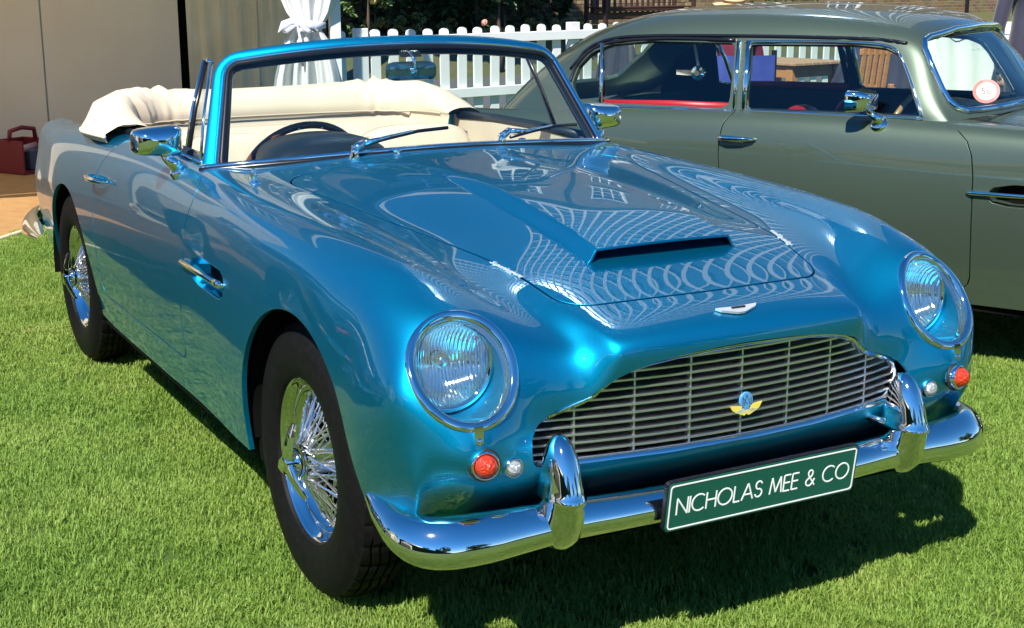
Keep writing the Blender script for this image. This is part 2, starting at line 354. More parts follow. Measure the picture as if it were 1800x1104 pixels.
# ---- trim lines of the coachwork
HL_C = np.array([.680, .650, .712]); HL_A = np.array([-.0535, -.008, .117]); HL_B = np.array([.010, .106, 0.0])
HL_A1 = HL_A/np.linalg.norm(HL_A); HL_B1 = HL_B-HL_A1*HL_B.dot(HL_A1); HL_B1 /= np.linalg.norm(HL_B1); HL_N = np.cross(HL_B1, HL_A1)
HL_a, HL_b = .1215, .1075
def mir(V): W = V.copy(); W[:,1] = np.abs(W[:,1]); return W
def f_bonnet(V):
    x, y = V[:,0], np.abs(V[:,1])
    fr = .65-.28*y**2-x; fs = (.4595-.171*x-y)*.985; fb = x+.628-.06*np.maximum(y-.35, 0)
    return np.where(V[:,2] > .55, np.minimum(rint(fr, fs, .06), rint(fs, fb, .10)), -1)
DF_Z = [.30,.37,.515,.62,.695,.762,.807,.872,.908,.932,.947,.97]; DF_X = [-.862,-.86,-.85,-.828,-.808,-.802,-.787,-.757,-.756,-.79,-.87,-.93]
DR_Z = [.30,.602,.667,.768,.823,.868,.916,.944,.97]; DR_X = [-1.90,-1.912,-1.917,-1.92,-1.885,-1.83,-1.755,-1.72,-1.71]
def f_door(V):
    x, y, z = V[:,0], np.abs(V[:,1]), V[:,2]
    a = np.interp(z, DF_Z, DF_X)-x; b = x-np.interp(z, DR_Z, DR_X); c = z-.385
    return np.where(y > .62, np.minimum(rint(a, c, .05), rint(b, c, .05)), -1)
def wsx(y): return -.715-.18*(np.abs(y)/.697)**2.6
def f_cock(V):     # positive inside the opening
    x, y, z = V[:,0], np.abs(V[:,1]), V[:,2]
    return np.where(z > .6, np.minimum(rint(.668-y, x+2.28, .12), wsx(y)-.03-x), -1)
def f_arch(V):     # positive in the metal that stays
    x, y, z = V[:,0], np.abs(V[:,1]), V[:,2]
    a = np.hypot(x-.10, z-.335)-.40; b = np.hypot(x+2.42, z-.33)-.39
    a = np.where((z < .335) & (np.abs(x-.10) < .40), -(.40-np.abs(x-.10)), a); b = np.where((z < .33) & (np.abs(x+2.42) < .39), -(.39-np.abs(x+2.42)), b)
    return np.where((y > .5) & (z < .85), np.minimum(a, b), 1.0)
def f_lamp(V):
    q = mir(V)-HL_C; s = np.hypot(q@HL_A1/HL_a, q@HL_B1/HL_b)-1
    return np.where((V[:,0] > .5) & (V[:,2] > .5), s*.12, 1.0)
GR_H = [(0,.706),(.10,.7035),(.18,.698),(.245,.690),(.295,.679),(.325,.667),(.348,.650),(.368,.634),(.392,.6215),(.43,.6085),(.47,.5945),(.497,.580),(.509,.562),(.511,.535),(.507,.517),(.496,.506),(.478,.5015),(.40,.502),(.20,.503),(0,.5035)]
GR = GR_H + [(-a, b) for a, b in GR_H[-2:0:-1]]
def grx(y): return .772-.28*y*y
def f_grille(V): return np.where(V[:,0] > .55, -(poly_sd(V[:,1:3], GR)-0.0)-.013, 1.0)
VENT = [(-.708,.672),(-.712,.705),(-.69,.728),(-.613,.743),(-.43,.738),(-.402,.725),(-.392,.70),(-.405,.668),(-.44,.655),(-.64,.658)]
def f_vent(V): return np.where((np.abs(V[:,1]) > .6), -poly_sd(V[:,[0,2]], VENT), 1.0)
coach = Patch(ROWS).sample(12, 8)
def lamp_depth():
    # how far the wing skin lies off the lamp plane round the ring (low-order fit)
    V = coach.V[(coach.V[:,0] > .45) & (coach.V[:,1] > .4)]; q = V-HL_C; A_ = q@HL_A1; B_ = q@HL_B1; D_ = q@HL_N; th = np.linspace(0, 2*np.pi, 72, endpoint=False); out = []
    for t in th:
        d2 = (A_-HL_a*1.06*np.sin(t))**2+(B_-HL_b*1.06*np.cos(t))**2+(np.abs(D_) > .15)*9; j = np.argsort(d2)[:6]; w_ = 1/(d2[j]+1e-6); out.append((D_[j]*w_).sum()/w_.sum())
    X = np.stack([np.ones(72), np.cos(th), np.sin(th), np.cos(2*th), np.sin(2*th)], 1); return np.linalg.lstsq(X, np.array(out), rcond=None)[0]
HL_D = lamp_depth(); print('lamp ring follow', HL_D.round(4))
def side(s): return lambda V: s*V[:,1]
def coach_trim(open_top=True):
    k = coach.clip(f_arch)
    k = k.clip(lambda V: np.where(V[:,2] < .3, 1, 1)*1.0)
    k = k.clip(f_lamp).clip(f_grille).clip(f_vent)
    return k
# ------------------------------------------------------------------ parts shared by both cars
def wheel_mesh(kind):
    b = MB()
    if kind == 'rim':
        pr = [(.196,-.012),(.203,-.003),(.2075,0),(.2085,-.004),(.206,-.012)]
        b.lathe([(.209,-.012),(.2095,-.004),(.2075,.001),(.203,-.001),(.199,-.007),(.1965,-.014),(.190,-.019),(.187,-.030),(.1845,-.042),(.177,-.048),(.172,-.056),(.168,-.070),(.166,-.098),(.170,-.115),(.180,-.115),(.195,-.128)], 72)
    elif kind == 'hub':
        b.lathe([(.0,.042),(.022,.042),(.028,.036),(.03,.026),(.044,.020),(.046,.010),(.038,.002),(.036,-.05),(.048,-.07),(.052,-.085),(.052,-.13),(0,-.13)], 36)
    elif kind == 'spinner':
        b.lathe([(0,.066),(.016,.066),(.021,.062),(.025,.050),(.034,.042),(.037,.034),(.037,.024)], 30)
        for k in range(3):
            a = math.radians(100+120*k); ca, sa = math.cos(a), math.sin(a); rows = []
            for t in np.linspace(0, 1, 7):
                r = .018+.088*t; wd = .026*(1-.45*t)*(1 if t < .9 else .6); zz = .056-.016*t*t; th = .010*(1-.5*t)
                sec = [(-wd, zz-th*.4), (-wd*.55, zz+th*.5), (wd*.2, zz+th), (wd*.8, zz+th*.55), (wd, zz-th*.2), (wd*.5, zz-th), (-wd*.5, zz-th)]
                rows.append([Vector((ca*r-sa*q, sa*r+ca*q, z)) for q, z in sec])
            b.grid(rows, wrap=True); n = len(b.V); b.F.append(tuple(range(n-7, n)))
    elif kind == 'spokes':
        def sp(r0, z0, a0, r1, z1, a1):
            p = Vector((r0*math.cos(a0), r0*math.sin(a0), z0)); q = Vector((r1*math.cos(a1), r1*math.sin(a1), z1))
            b.tube([p, q], .0027, 5, caps=False); d = (q-p).normalized()
            b.tube([q-d*.020, q-d*.004], .0042, 6, caps=False)
        for k in range(28):
            a = 2*math.pi*k/28; s = 1 if k % 2 else -1
            sp(.043, .016, a, .176, -.050, a+s*.60)
            sp(.045, .008, a+.13, .1715, -.062, a+.13+s*.30)
            sp(.050, -.078, a+.07, .176, -.050, a+.07-s*.52)
    return b
def tyre_mesh():
    R0 = .345; prof = [(.203,.000),(.207,.008),(.222,.016),(.245,.021),(.27,.0215),(.295,.018),(.312,.012),(.322,.006),(.330,-.002)]
    n = 216; tread = [(-.005,.0),(-.012,1),(-.024,1),(-.025,2),(-.030,2),(-.031,1),(-.046,1),(-.047,2),(-.052,2),(-.053,1),(-.070,1),(-.071,2),(-.076,2),(-.077,1),(-.092,1),(-.093,2),(-.098,2),(-.099,1),(-.112,1),(-.120,0)]
    rows = []
    for k in range(n):
        a = 2*math.pi*k/n; row = []
        zz = .004*(abs((k % 12)-6)/3-1)
        for r, z in prof: row.append((r if z < .02 else r, z))
        for z, t in tread:
            crown = R0-.010*((z+.062)/.062)**2
            dz = zz if t else 0
            r = crown-(.007 if t == 2 else 0)
            if t == 1 and k % 6 == 0: r -= .004
            if t == 0 and k % 6 == 0: r -= .004
            row.append((r, z+dz))
        for r, z in [(.322,-.130),(.30,-.140),(.26,-.143),(.22,-.138),(.203,-.125)]: row.append((r, z))
        rows.append([Vector((r*math.cos(a), r*math.sin(a), z)) for r, z in row])
    rows.append(rows[0]); b = MB(); b.grid(rows); return b
def add_wheel(car, x, y, z, right, scale=1.0):
    o = wheel_mesh('rim').build('wheel', M['chrome'], car, auto=40) if 'rim' not in WM else bpy.data.objects.new('wheel', WM['rim'])
    if 'rim' not in WM:
        WM['rim'] = o.data
        for k, mt in (('hub','chrome'),('spinner','chrome'),('spokes','spoke')):
            t = wheel_mesh(k).build(k, M[mt], None, auto=40); WM[k] = t.data; bpy.data.objects.remove(t)
        t = tyre_mesh().build('tyre', M['tyre'], None, auto=28); WM['tyre'] = t.data; bpy.data.objects.remove(t)
    else: C.objects.link(o); o.parent = car
    o.location = (x, y, z); o.rotation_euler = (math.pi/2 if right else -math.pi/2, random.uniform(0, 1) if False else .35, 0)
    for k in ('tyre','hub','spinner','spokes'):
        q = bpy.data.objects.new(k, WM[k]); C.objects.link(q); q.parent = o
        if k == 'spokes': q['kind'] = 'stuff'
    return o
WM = {}
def arch_liner(car):
    for cx, cz, r in ((.10,.335,.41), (-2.42,.33,.40)):
        for s in (-1, 1):
            b = MB(); rows = []
            for yy in (.778, .45, .40):
                rr = r if yy > .44 else .02
                rows.append([Vector((cx+rr*math.cos(a), s*yy, cz+rr*math.sin(a))) for a in np.linspace(-.08, math.pi+.08, 26)])
            b.grid(rows); b.build('wheel_arch_liner', M['void'], car, smooth=True)
    b = MB(); b.box((-1.15, 0, .27), (1.78, 1.50, .06)); b.box((.33, 0, .30), (.5, 1.0, .05)); b.box((-.05,0,.5),(.02,1.3,.5)); b.box((-3.1,0,.38),(.8,1.3,.05)); b.box((-2.4,0,.45),(.9,.8,.2)); b.box((.60,0,.345),(.36,1.24,.02))
    b.build('underbody', M['void'], car)
def dome(b, mtx, r, h, n=24, m=7, z0=0.0):
    b.lathe([(r*math.cos(t)+1e-5, z0+h*math.sin(t)) for t in np.linspace(0, math.pi/2, m)], n, mtx)
def ell(scale, d=0.0, n=56, s=1, extra=0.0, follow=1.0):
    out = []
    for k in range(n):
        a = 2*math.pi*k/n
        p = HL_C + HL_A1*((HL_a*scale+extra)*math.sin(a)) + HL_B1*((HL_b*scale+extra)*math.cos(a)) + HL_N*(d+(HL_D[0]+HL_D[1]*math.cos(a)+HL_D[2]*math.sin(a)+HL_D[3]*math.cos(2*a)+HL_D[4]*math.sin(2*a))*follow)
        out.append(Vector((p[0], p[1]*s, p[2])))
    return out
def add_headlamp(car, s, paint):
    # chrome surround ring
    sec = [(1.0,.0085,-.025),(1.0,.0085,.002),(1.0,.006,.006),(1.0,.001,.008),(1.0,-.006,.0075),(1.0,-.012,.0045),(1.0,-.0145,.0),(1.0,-.0145,-.022)]
    rows = [ell(1.0, d, 72, s, e) for _, e, d in sec]; b = MB(); b.grid(rows, wrap=True)
    ring = b.build('headlamp', M['chrome'], car, smooth=True)
    lc = Vector((HL_C[0]-.055, s*(HL_C[1]-.002), HL_C[2]+.002)); ax = Vector((1, s*.02, .03)).normalized(); fm = frame(lc, ax)
    b = MB(); n = 56; circ = []
    for k in range(n):
        p = Vector(ell(1.0, 0, n, s)[k]); q = fm.inverted() @ p; a = math.atan2(q.y, q.x); circ.append(a)
    def cr(r, z): return [fm @ Vector((r*math.cos(a), r*math.sin(a), z)) for a in circ]
    e0 = ell(1.0, -.006, n, s, -.0135); e1 = ell(1.0, -.03, n, s, -.0145)
    mid = [(p*.5+q*.5)-Vector(HL_N*[1,s,1])*.012 for p, q in zip(e1, cr(.104, -.006))]
    b.grid([e0, e1, mid, cr(.106, -.012), cr(.098, -.02)], wrap=True); b.build('lamp_bucket', paint, ring, smooth=True)
    b = MB(); b.lathe([(.103,-.014),(.103,.002),(.099,.009),(.092,.010),(.0885,.004)], 48, fm); b.build('lamp_rim', M['chrome'], ring, smooth=True)
    b = MB(); b.lathe([(.0885,.002),(.080,-.018),(.062,-.040),(.040,-.055),(.018,-.062),(.0005,-.063)], 40, fm); b.build('reflector', M['reflector'], ring, smooth=True)
    b = MB(); b.lathe([(.0005,-.02),(.012,-.022),(.016,-.03),(.016,-.06)], 20, fm); b.build('bulb_shield', M['chrome'], ring, smooth=True)
    b = MB(); b.lathe([(.0885*math.cos(t)+1e-4, .004+.020*math.sin(t)) for t in np.linspace(0, math.pi/2, 9)], 48, fm); b.build('lens', M['lens'], ring, smooth=True)
    rows = [ell(math.cos(t)*.985+.001, .005+.040*math.sin(t), 56, s, -.006*math.cos(t), math.cos(t)) for t in np.linspace(0, math.pi/2, 9)]
    b = MB(); b.grid(rows, wrap=True); b.build('glass_cover', M['cover'], ring, smooth=True)
    # maker's etching low on the cover
    # clip at the foot of the ring
    p = HL_C - HL_A1*(HL_a+.008) + HL_N*(.004+HL_D[0]-HL_D[2]-HL_D[3]); f = frame((p[0], p[1]*s, p[2]), (.985, 0, .17))
    b = MB(); b.prism([(-.010,.012),(.010,.012),(.011,-.004),(.008,-.022),(0,-.027),(-.008,-.022),(-.011,-.004)], -.002, .006, f)
    b.lathe([(0,.012),(.004,.011),(.006,.006)], 12, f @ Matrix.Translation((0,-.017,0))); b.build('ring_clip', M['chrome'], ring, auto=40)
    return ring
def add_lamp(car, name, p, nrm, r, lensm, dep=.03, lr=.82):
    f = frame(p, nrm); b = MB(); b.lathe([(r*1.06,-.012),(r*1.06,.006),(r,.012),(r*.9,.013),(r*.86,.009)], 32, f)
    o = b.build(name, M['chrome'], car, smooth=True); b = MB(); rows = []
    pr = [(r*lr*math.cos(t)+1e-4, .008+dep*math.sin(t)**.8) for t in np.linspace(0, math.pi/2, 8)]
    b.lathe(pr, 32, f); b.build('lens', lensm, o, smooth=True)
    if dep > .025:
        b = MB(); b.tube([f @ Vector((r*1.09*math.cos(a), r*1.09*math.sin(a), -.004)) for a in np.linspace(0, 2*math.pi, 28)[:-1]], .004, 6, closed=True); b.build('gasket', M['rubber'], o, smooth=True)
    return o
def sweep_bumper(path, n=17, tilt=24, dep=.036):
    """path: (x, y, zc, h); convex outer section leaning back at the top"""
    P = catmull([Vector((p[0], p[1], p[2])) for p in path], 10); hh = [v.x for v in catmull([Vector((p[3], 0, 0)) for p in path], 10)]
    rows = []; N = len(P); tl = math.radians(tilt)
    for i, p in enumerate(P):
        t = (P[min(i+1, N-1)]-P[max(i-1, 0)]); t.z = 0; t.normalize(); o = Vector((t.y, -t.x, 0))
        h = hh[i]*.5; row = []; dd = dep*min(1, h/.036)
        for a in np.linspace(-1.0, 1.0, n):
            ang = a*math.radians(112); d = (math.cos(ang)-1)*dd; z = math.sin(ang)*h*(1.0 if abs(ang) < 1.57 else 1.0)
            d2 = d*math.cos(tl)-z*math.sin(tl); z2 = d*math.sin(tl)*.6+z*math.cos(tl); row.append(p+o*d2+Vector((0, 0, z2)))
        rows.append(row)
    return rows
# ------------------------------------------------------------------ the blue convertible
def flutes(n, l, scale, strength):
    tc = n.new('ShaderNodeTexCoord'); wv = n.new('ShaderNodeTexWave'); wv.wave_type = 'BANDS'; wv.bands_direction = 'Y'; wv.inputs['Scale'].default_value = scale; l.new(tc.outputs['Object'], wv.inputs['Vector'])
    bp = n.new('ShaderNodeBump'); bp.inputs['Strength'].default_value = strength; bp.inputs['Distance'].default_value = .004; l.new(wv.outputs['Fac'], bp.inputs['Height']); return bp
def lens_mat():
    m = bpy.data.materials.new('fluted_lens'); m.use_nodes = True; n = m.node_tree.nodes; l = m.node_tree.links; n.remove(n['Principled BSDF']); o = n['Material Output']
    bp = flutes(n, l, 42, .6); gl = n.new('ShaderNodeBsdfGlossy'); gl.inputs['Roughness'].default_value = .04; l.new(bp.outputs[0], gl.inputs['Normal'])
    tr = n.new('ShaderNodeBsdfTransparent'); tr.inputs[0].default_value = (.96,.98,.98,1); df = n.new('ShaderNodeBsdfDiffuse'); df.inputs[0].default_value = (.75,.77,.77,1); l.new(bp.outputs[0], df.inputs['Normal'])
    m3 = n.new('ShaderNodeMixShader'); m3.inputs[0].default_value = .07; l.new(tr.outputs[0], m3.inputs[1]); l.new(df.outputs[0], m3.inputs[2])
    fr = schlick(n, l); m2 = n.new('ShaderNodeMixShader'); l.new(fr.outputs[0], m2.inputs[0]); l.new(m3.outputs[0], m2.inputs[1]); l.new(gl.outputs[0], m2.inputs[2]); l.new(m2.outputs[0], o.inputs[0])
    q = M['reflector'].node_tree; b2 = flutes(q.nodes, q.links, 42, .35); q.links.new(b2.outputs[0], q.nodes['Principled BSDF'].inputs['Normal']); q.nodes['Principled BSDF'].inputs['Roughness'].default_value = .07
    return m
M['lens'] = lens_mat()
car = empty('convertible_car', (0,0,0), 0, 'metallic blue open-top classic car with cream hood bag, green name plate on its bumper', 'car')
GAP = .0036
k = coach_trim()
bonnet_hole = k.clip(lambda V: -f_bonnet(V)-.0046)
shell = bonnet_hole.clip(lambda V: -f_cock(V))
body = shell.clip(lambda V: -f_door(V)-GAP)
body = body.flange(.014)
body_o = body.build('body', M['blue'], car)
doors = k.clip(lambda V: -f_cock(V)).clip(lambda V: f_door(V)-GAP)
for s in (-1, 1):
    d = doors.clip(lambda V: s*V[:,1], flag=False).flange(.016)
    d_o = d.build('door', M['blue'], car)
    # push-in handle: chrome bar standing off the rear of the door
    b = MB(); y0 = .798
    b.tube([(-1.895, s*(y0-.004), .812), (-1.885, s*(y0+.020), .812), (-1.84, s*(y0+.027), .813), (-1.76, s*(y0+.026), .815), (-1.70, s*(y0+.012), .816), (-1.685, s*(y0-.006), .816)], [.012,.012,.0105,.009,.007,.004], 10)
    b.lathe([(.0001,.012),(.010,.010),(.014,.004),(.014,-.006)], 20, frame((-1.875, s*(y0+.024), .812), (0, s, 0)))
    b.build('door_handle', M['chrome'], d_o, smooth=True)
arch_liner(car)
# ---- bonnet with raised intake
def sub_patch(p, ia, ib, nu, vlim, nv):
    u = np.linspace(p.tu[ia], p.tu[ib], nu); v = np.linspace(-vlim, vlim, nv); e = 1e-4; P = p.ev(u, v)
    N = np.cross(p.ev(u, v+e)-p.ev(u, v-e), p.ev(u+e, v)-p.ev(u-e, v)); N /= np.linalg.norm(N, axis=2, keepdims=True)
    a, b_ = P.shape[:2]; idx = np.arange(a*b_).reshape(a, b_)
    F = np.stack([idx[:-1,:-1], idx[:-1,1:], idx[1:,1:], idx[1:,:-1]], -1).reshape(-1, 4)
    return Skin(P.reshape(-1,3), N.reshape(-1,3), [tuple(f) for f in F.tolist()])
cp = Patch(ROWS)
hood = sub_patch(cp, 5, 12, 150, cp.tv[cp.tv.searchsorted(0)+5]*1.02, 170)
hood = hood.clip(lambda V: f_bonnet(V)-.0040)
def sstep(t): t = np.clip(t, 0, 1); return t*t*(3-2*t)
def bulge(x, y):
    hx = .036*sstep((x+.60)/1.0)**.8; w = .212-.01*np.clip(.47-x, 0, 1); e = .055-.030*sstep((x+.3)/.7)
    return hx*(1-sstep((np.abs(y)-(w-e))/e))*(1-.12*(y/.21)**2)
def xm(y): return .470-.012*(np.abs(y)/.21)**2
def displace(sk):
    x, y = sk.V[:,0], sk.V[:,1]; e = 1e-3; d = bulge(x, y); gx = (bulge(x+e, y)-bulge(x-e, y))/2/e; gy = (bulge(x, y+e)-bulge(x, y-e))/2/e
    sk.V[:,2] += d; N = sk.N/np.maximum(sk.N[:,2:3], .2); N[:,0] -= gx; N[:,1] -= gy; sk.N = N/np.linalg.norm(N, axis=1, keepdims=True); return sk
rear = displace(hood.clip(lambda V: xm(V[:,1])-V[:,0]))
front = hood.clip(lambda V: V[:,0]-xm(V[:,1]), flag=False)
floor = hood.clip(lambda V: np.minimum(np.minimum(xm(V[:,1])+.0005-V[:,0], V[:,0]-xm(V[:,1])+.11), .205-np.abs(V[:,1])), flag=False)
bon = rear.flange(.012, depthfn=lambda p: .006 if (abs(p[1]) < .215 and abs(p[0]-xm(p[1])) < .004) else .012)
fr_ = front.flange(.012)
n0 = len(bon.V)
bonnet = Skin(np.r_[bon.V, fr_.V], np.r_[bon.N, fr_.N], bon.F+[tuple(i+n0 for i in f) for f in fr_.F])
bonnet_o = bonnet.build('bonnet', M['blue'], car)
floor.build('intake_floor', M['blue'], bonnet_o)
b = MB(); rows = []
for yy in np.linspace(-.208, .208, 21):
    x0 = xm(yy)-.085; z0 = float(np.interp(x0, [.36,.42,.48], [.876,.868,.853]))-.012-.05*yy*yy
    rows.append([Vector((x0, yy, z0)), Vector((x0+.004, yy, z0+.036*(1-(yy/.212)**8)))])
b.grid(rows); b.build('intake_dark_backing', M['void'], bonnet_o)  # black sheet standing in for the dark inside the intake mouth
# ---- windscreen
def ws(a, t):   # a in -1..1 across, t in 0..1 up
    ab = abs(a); w0 = .697; w1 = .585
    x0 = -.715-.18*ab**2.6; z0 = .989-.040*ab*ab; x1 = -.985-.085*ab**2; z1 = 1.314-.050*ab**2.2
    y = a*(w0+(w1-w0)*t); bow = .012*math.sin(math.pi*t)*(1-ab**2)
    return Vector((x0+(x1-x0)*t+bow*.8, y, z0+(z1-z0)*t+bow*.5))
def ws_n(a, t):
    e = 1e-3; return ((ws(a+e, t)-ws(a-e, t)).cross(ws(a, t+e)-ws(a, t-e))).normalized()
def ws_loop(inset, rtop, rbot, n=10):
    Wd, Hd = .665, .395; pts = []; x1 = Wd-inset; yb = inset*.55-.036; yt = Hd-inset
    for cx, cy, r, a0 in ((x1-rbot, yb+rbot, rbot, -90), (x1-rtop, yt-rtop, rtop, 0), (-x1+rtop, yt-rtop, rtop, 90), (-x1+rbot, yb+rbot, rbot, 180)):
        for i in range(n+1):
            a = math.radians(a0+90*i/n); pts.append((cx+r*math.cos(a), cy+r*math.sin(a)))
    out = []
    for i in range(len(pts)):           # densify the straights
        p, q = pts[i], pts[(i+1) % len(pts)]; L = math.hypot(p[0]-q[0], p[1]-q[1]); m = max(1, int(L/.03))
        for j in range(m): out.append((p[0]+(q[0]-p[0])*j/m, p[1]+(q[1]-p[1])*j/m))
    return [(a/Wd, t/Hd) for a, t in out]
def ws_band(prof, rt, rb):
    """prof: (inset, height off the glass)"""
    base = ws_loop(prof[0][0], rt, rb); rows = []
    for ins, h in prof:
        L = [ws_loop(ins, max(rt-(ins-prof[0][0]), .004), max(rb-(ins-prof[0][0]), .004))][0]
        rows.append([ws(a, t)+ws_n(a, t)*h for a, t in L])
    m = min(len(r) for r in rows)
    res = []
    for r in rows:     # resample every ring to the same count
        cum = [0]
        for i in range(len(r)): cum.append(cum[-1]+(r[(i+1) % len(r)]-r[i]).length)
        tot = cum[-1]; out = []; j = 0
        for q in range(180):
            d = tot*q/180
            while cum[j+1] < d: j += 1
            f = (d-cum[j])/max(cum[j+1]-cum[j], 1e-9); out.append(r[j].lerp(r[(j+1) % len(r)], f))
        res.append(out)
    b = MB(); b.grid(res, wrap=True); return b
scr = ws_band([(0,-.030),(-.001,-.004),(.002,.002),(.008,.0055),(.020,.007),(.029,.006),(.034,.002),(.034,-.012)], .075, .03).build('windscreen_frame', M['blue'], car, smooth=True)
ws_band([(.032,.003),(.033,.009),(.036,.0115),(.0395,.009),(.041,.003)], .05, .03).build('chrome_trim', M['chrome'], scr, smooth=True)
ws_band([(.040,.000),(.041,.007),(.047,.0078),(.053,.006),(.056,.001),(.057,-.012)], .042, .03).build('rubber_seal', M['trim'], scr, smooth=True)
ws_band([(.034,-.010),(.058,-.012),(.058,-.022),(.030,-.030),(.002,-.030)], .05, .03).build('inner_frame', M['trim'], scr, smooth=True)
b = MB(); b.grid([[ws(a, t) for a in np.linspace(-.935, .935, 40)] for t in np.linspace(-.02, .885, 12)]); b.build('windscreen_glass', M['glass'], scr, smooth=True)
# chrome and rubber strip along the foot of the screen
b = MB(); b.tube([ws(a, -.012)+ws_n(a, 0)*.012 for a in np.linspace(-1.0, 1.0, 50)], .009, 8, flat=1.0); b.build('scuttle_trim', M['chrome'], scr, smooth=True)
b = MB(); b.tube([ws(a, -.040)+ws_n(a, 0)*.010 for a in np.linspace(-1.0, 1.0, 50)], .012, 8); b.build('scuttle_seal', M['trim'], scr, smooth=True)
# tax-disc style dealer card and interior mirror
f = frame(ws(0, .845)-ws_n(0, .8)*.004, ws_n(0, .85)); b = MB(); b.prism([(-.036,.020),(.036,.020),(.036,-.020),(-.036,-.020)], -.001, .0004, f)
card = b.build('windscreen_card', M['black'], scr)
def text_mesh(body, size, m, mtx, parent, name='lettering', shear=0.0, ext=.0003, bold=0.0):
    cu = bpy.data.curves.new('t', 'FONT'); cu.body = body; cu.size = size; cu.align_x = 'CENTER'; cu.align_y = 'CENTER'; cu.shear = shear; cu.extrude = ext; cu.offset = bold; cu.resolution_u = 3
    o = bpy.data.objects.new('t', cu); C.objects.link(o); dg = bpy.context.evaluated_depsgraph_get(); me = bpy.data.meshes.new_from_object(o.evaluated_get(dg)); bpy.data.objects.remove(o); bpy.data.curves.remove(cu)
    me.transform(mtx); me.name = name; me.materials.clear(); me.materials.append(m); q = bpy.data.objects.new(name, me); C.objects.link(q); q.parent = parent; return q
text_mesh('ProVintage', .0125, M['white'], f @ Matrix.Translation((0,.006,.0009)), card, shear=.3, bold=.0002)
b = MB(); mp = Vector((-.93, 0, 1.205)); rows = []
for t, sc in ((-.014,.80),(-.012,.95),(-.004,1.0),(.010,.96),(.016,.80),(.018,.3)):
    rows.append([mp+Vector((t, .086*sc*np.sign(math.cos(a))*abs(math.cos(a))**.35, .030*sc*np.sign(math.sin(a))*abs(math.sin(a))**.5)) for a in np.linspace(0, 2*math.pi, 40)[:-1]])
b.grid(rows, wrap=True); n = len(b.V); b.F.append(tuple(range(39))); b.F.append(tuple(range(n-39, n))[::-1])
rm = b.build('interior_mirror', M['mirrorback'] if 'mirrorback' in M else mat('mirror_back', (.16,.26,.32), .12, .9), scr, auto=35)
b = MB(); b.tube([mp+Vector((.018,0,.0)), mp+Vector((.03,0,.012)), mp+Vector((.028,-.004,.04)), ws(-.01,.90)-ws_n(0,.9)*.004], .005, 8); dome(b, frame(mp+Vector((.016,0,0)), (1,0,0)), .014, .014); b.build('mirror_stem', M['chrome'], rm, smooth=True)
# ---- quarter lights behind the pillars
for s in (-1, 1):
    q0 = Vector((-1.146, s*.664, .956)); q1 = Vector((-1.216, s*.570, 1.240)); p0 = Vector((-.955, s*.682, .955)); p1 = Vector((-1.115, s*.585, 1.235))
    b = MB(); b.tube([q0, q0.lerp(q1, .5)+Vector((0, s*.006, 0)), q1], .011, 8, flat=.7); ql = b.build('quarter_light', M['trim'], car, smooth=True)
    b = MB(); b.tube([q0+Vector((-.012,s*.004,0)), q0.lerp(q1,.5)+Vector((-.012,s*.010,0)), q1+Vector((-.012,s*.004,0))], .006, 8); b.tube([q1+Vector((-.012,0,.004)), p1+Vector((0,0,.006))], .007, 8)
    b.tube([p0, p0.lerp(p1,.5)+Vector((0,s*.006,0)), p1], .005, 6); b.build('chrome_edge', M['chrome'], ql, smooth=True)
    b = MB(); b.tube([q0, p0], .010, 8); b.build('seal', M['rubber'], ql, smooth=True)
    b = MB(); b.add([p0, q0, q1, p1], [(0,1,2,3)]); b.build('glass', M['glass'], ql)
# ---- wipers and washer jets
for (bx, by, bz, L, yaw) in ((-.690, -.300, .983, .40, .10), (-.716, .205, .990, .40, .16)):
    def WP(d): # point along the screen foot, d metres towards +y
        a = (by+d)/.69; return ws(max(min(a, .97), -.97), .02+.10*max(0, min(d/.25, 1)))+ws_n(a, .1)*.034
    b = MB(); b.lathe([(.015,-.02),(.015,.006),(.011,.012),(.011,.022),(.006,.027),(.0001,.028)], 16, frame((bx, by, bz-.004), (.25,0,.97)))
    b.tube([Vector((bx, by, bz+.018)), Vector((bx-.01, by+.035, bz+.036))], [.013,.010], 10); wpr = b.build('wiper', M['chrome'], car, smooth=True)
    b = MB(); b.tube([Vector((bx-.01, by+.03, bz+.034)), WP(.09), WP(.20)], [.009,.006,.004], 8); b.build('wiper_arm', M['chrome'], wpr, smooth=True)
    b = MB(); b.tube([WP(.02)-Vector((0,0,.008)), WP(.12)-Vector((0,0,.004)), WP(.22)-Vector((0,0,.004)), WP(.32)-Vector((0,0,.004))], .0055, 6); b.build('wiper_blade', M['trim'], wpr, smooth=True)
for px, py, pz in ((-.668,-.172,.980), (-.742,.292,.979)):
    b = MB(); b.lathe([(.010,-.006),(.010,.004),(.006,.010),(.006,.018),(.0001,.020)], 12, frame((px,py,pz), (.2,0,1))); b.tube([(px,py-.012,pz+.013),(px+.002,py+.012,pz+.013)], .0045, 8); b.build('washer_jet', M['chrome'], car, smooth=True)
b = MB(); b.lathe([(.016,-.006),(.0165,.004),(.010,.009),(.008,.016),(.010,.022),(.006,.030),(.0055,.040),(.003,.043),(.0001,.044)], 18, frame((-.565,-.648,.941), (.1,-.1,1))); b.build('aerial_base', M['chrome'], car, smooth=True)
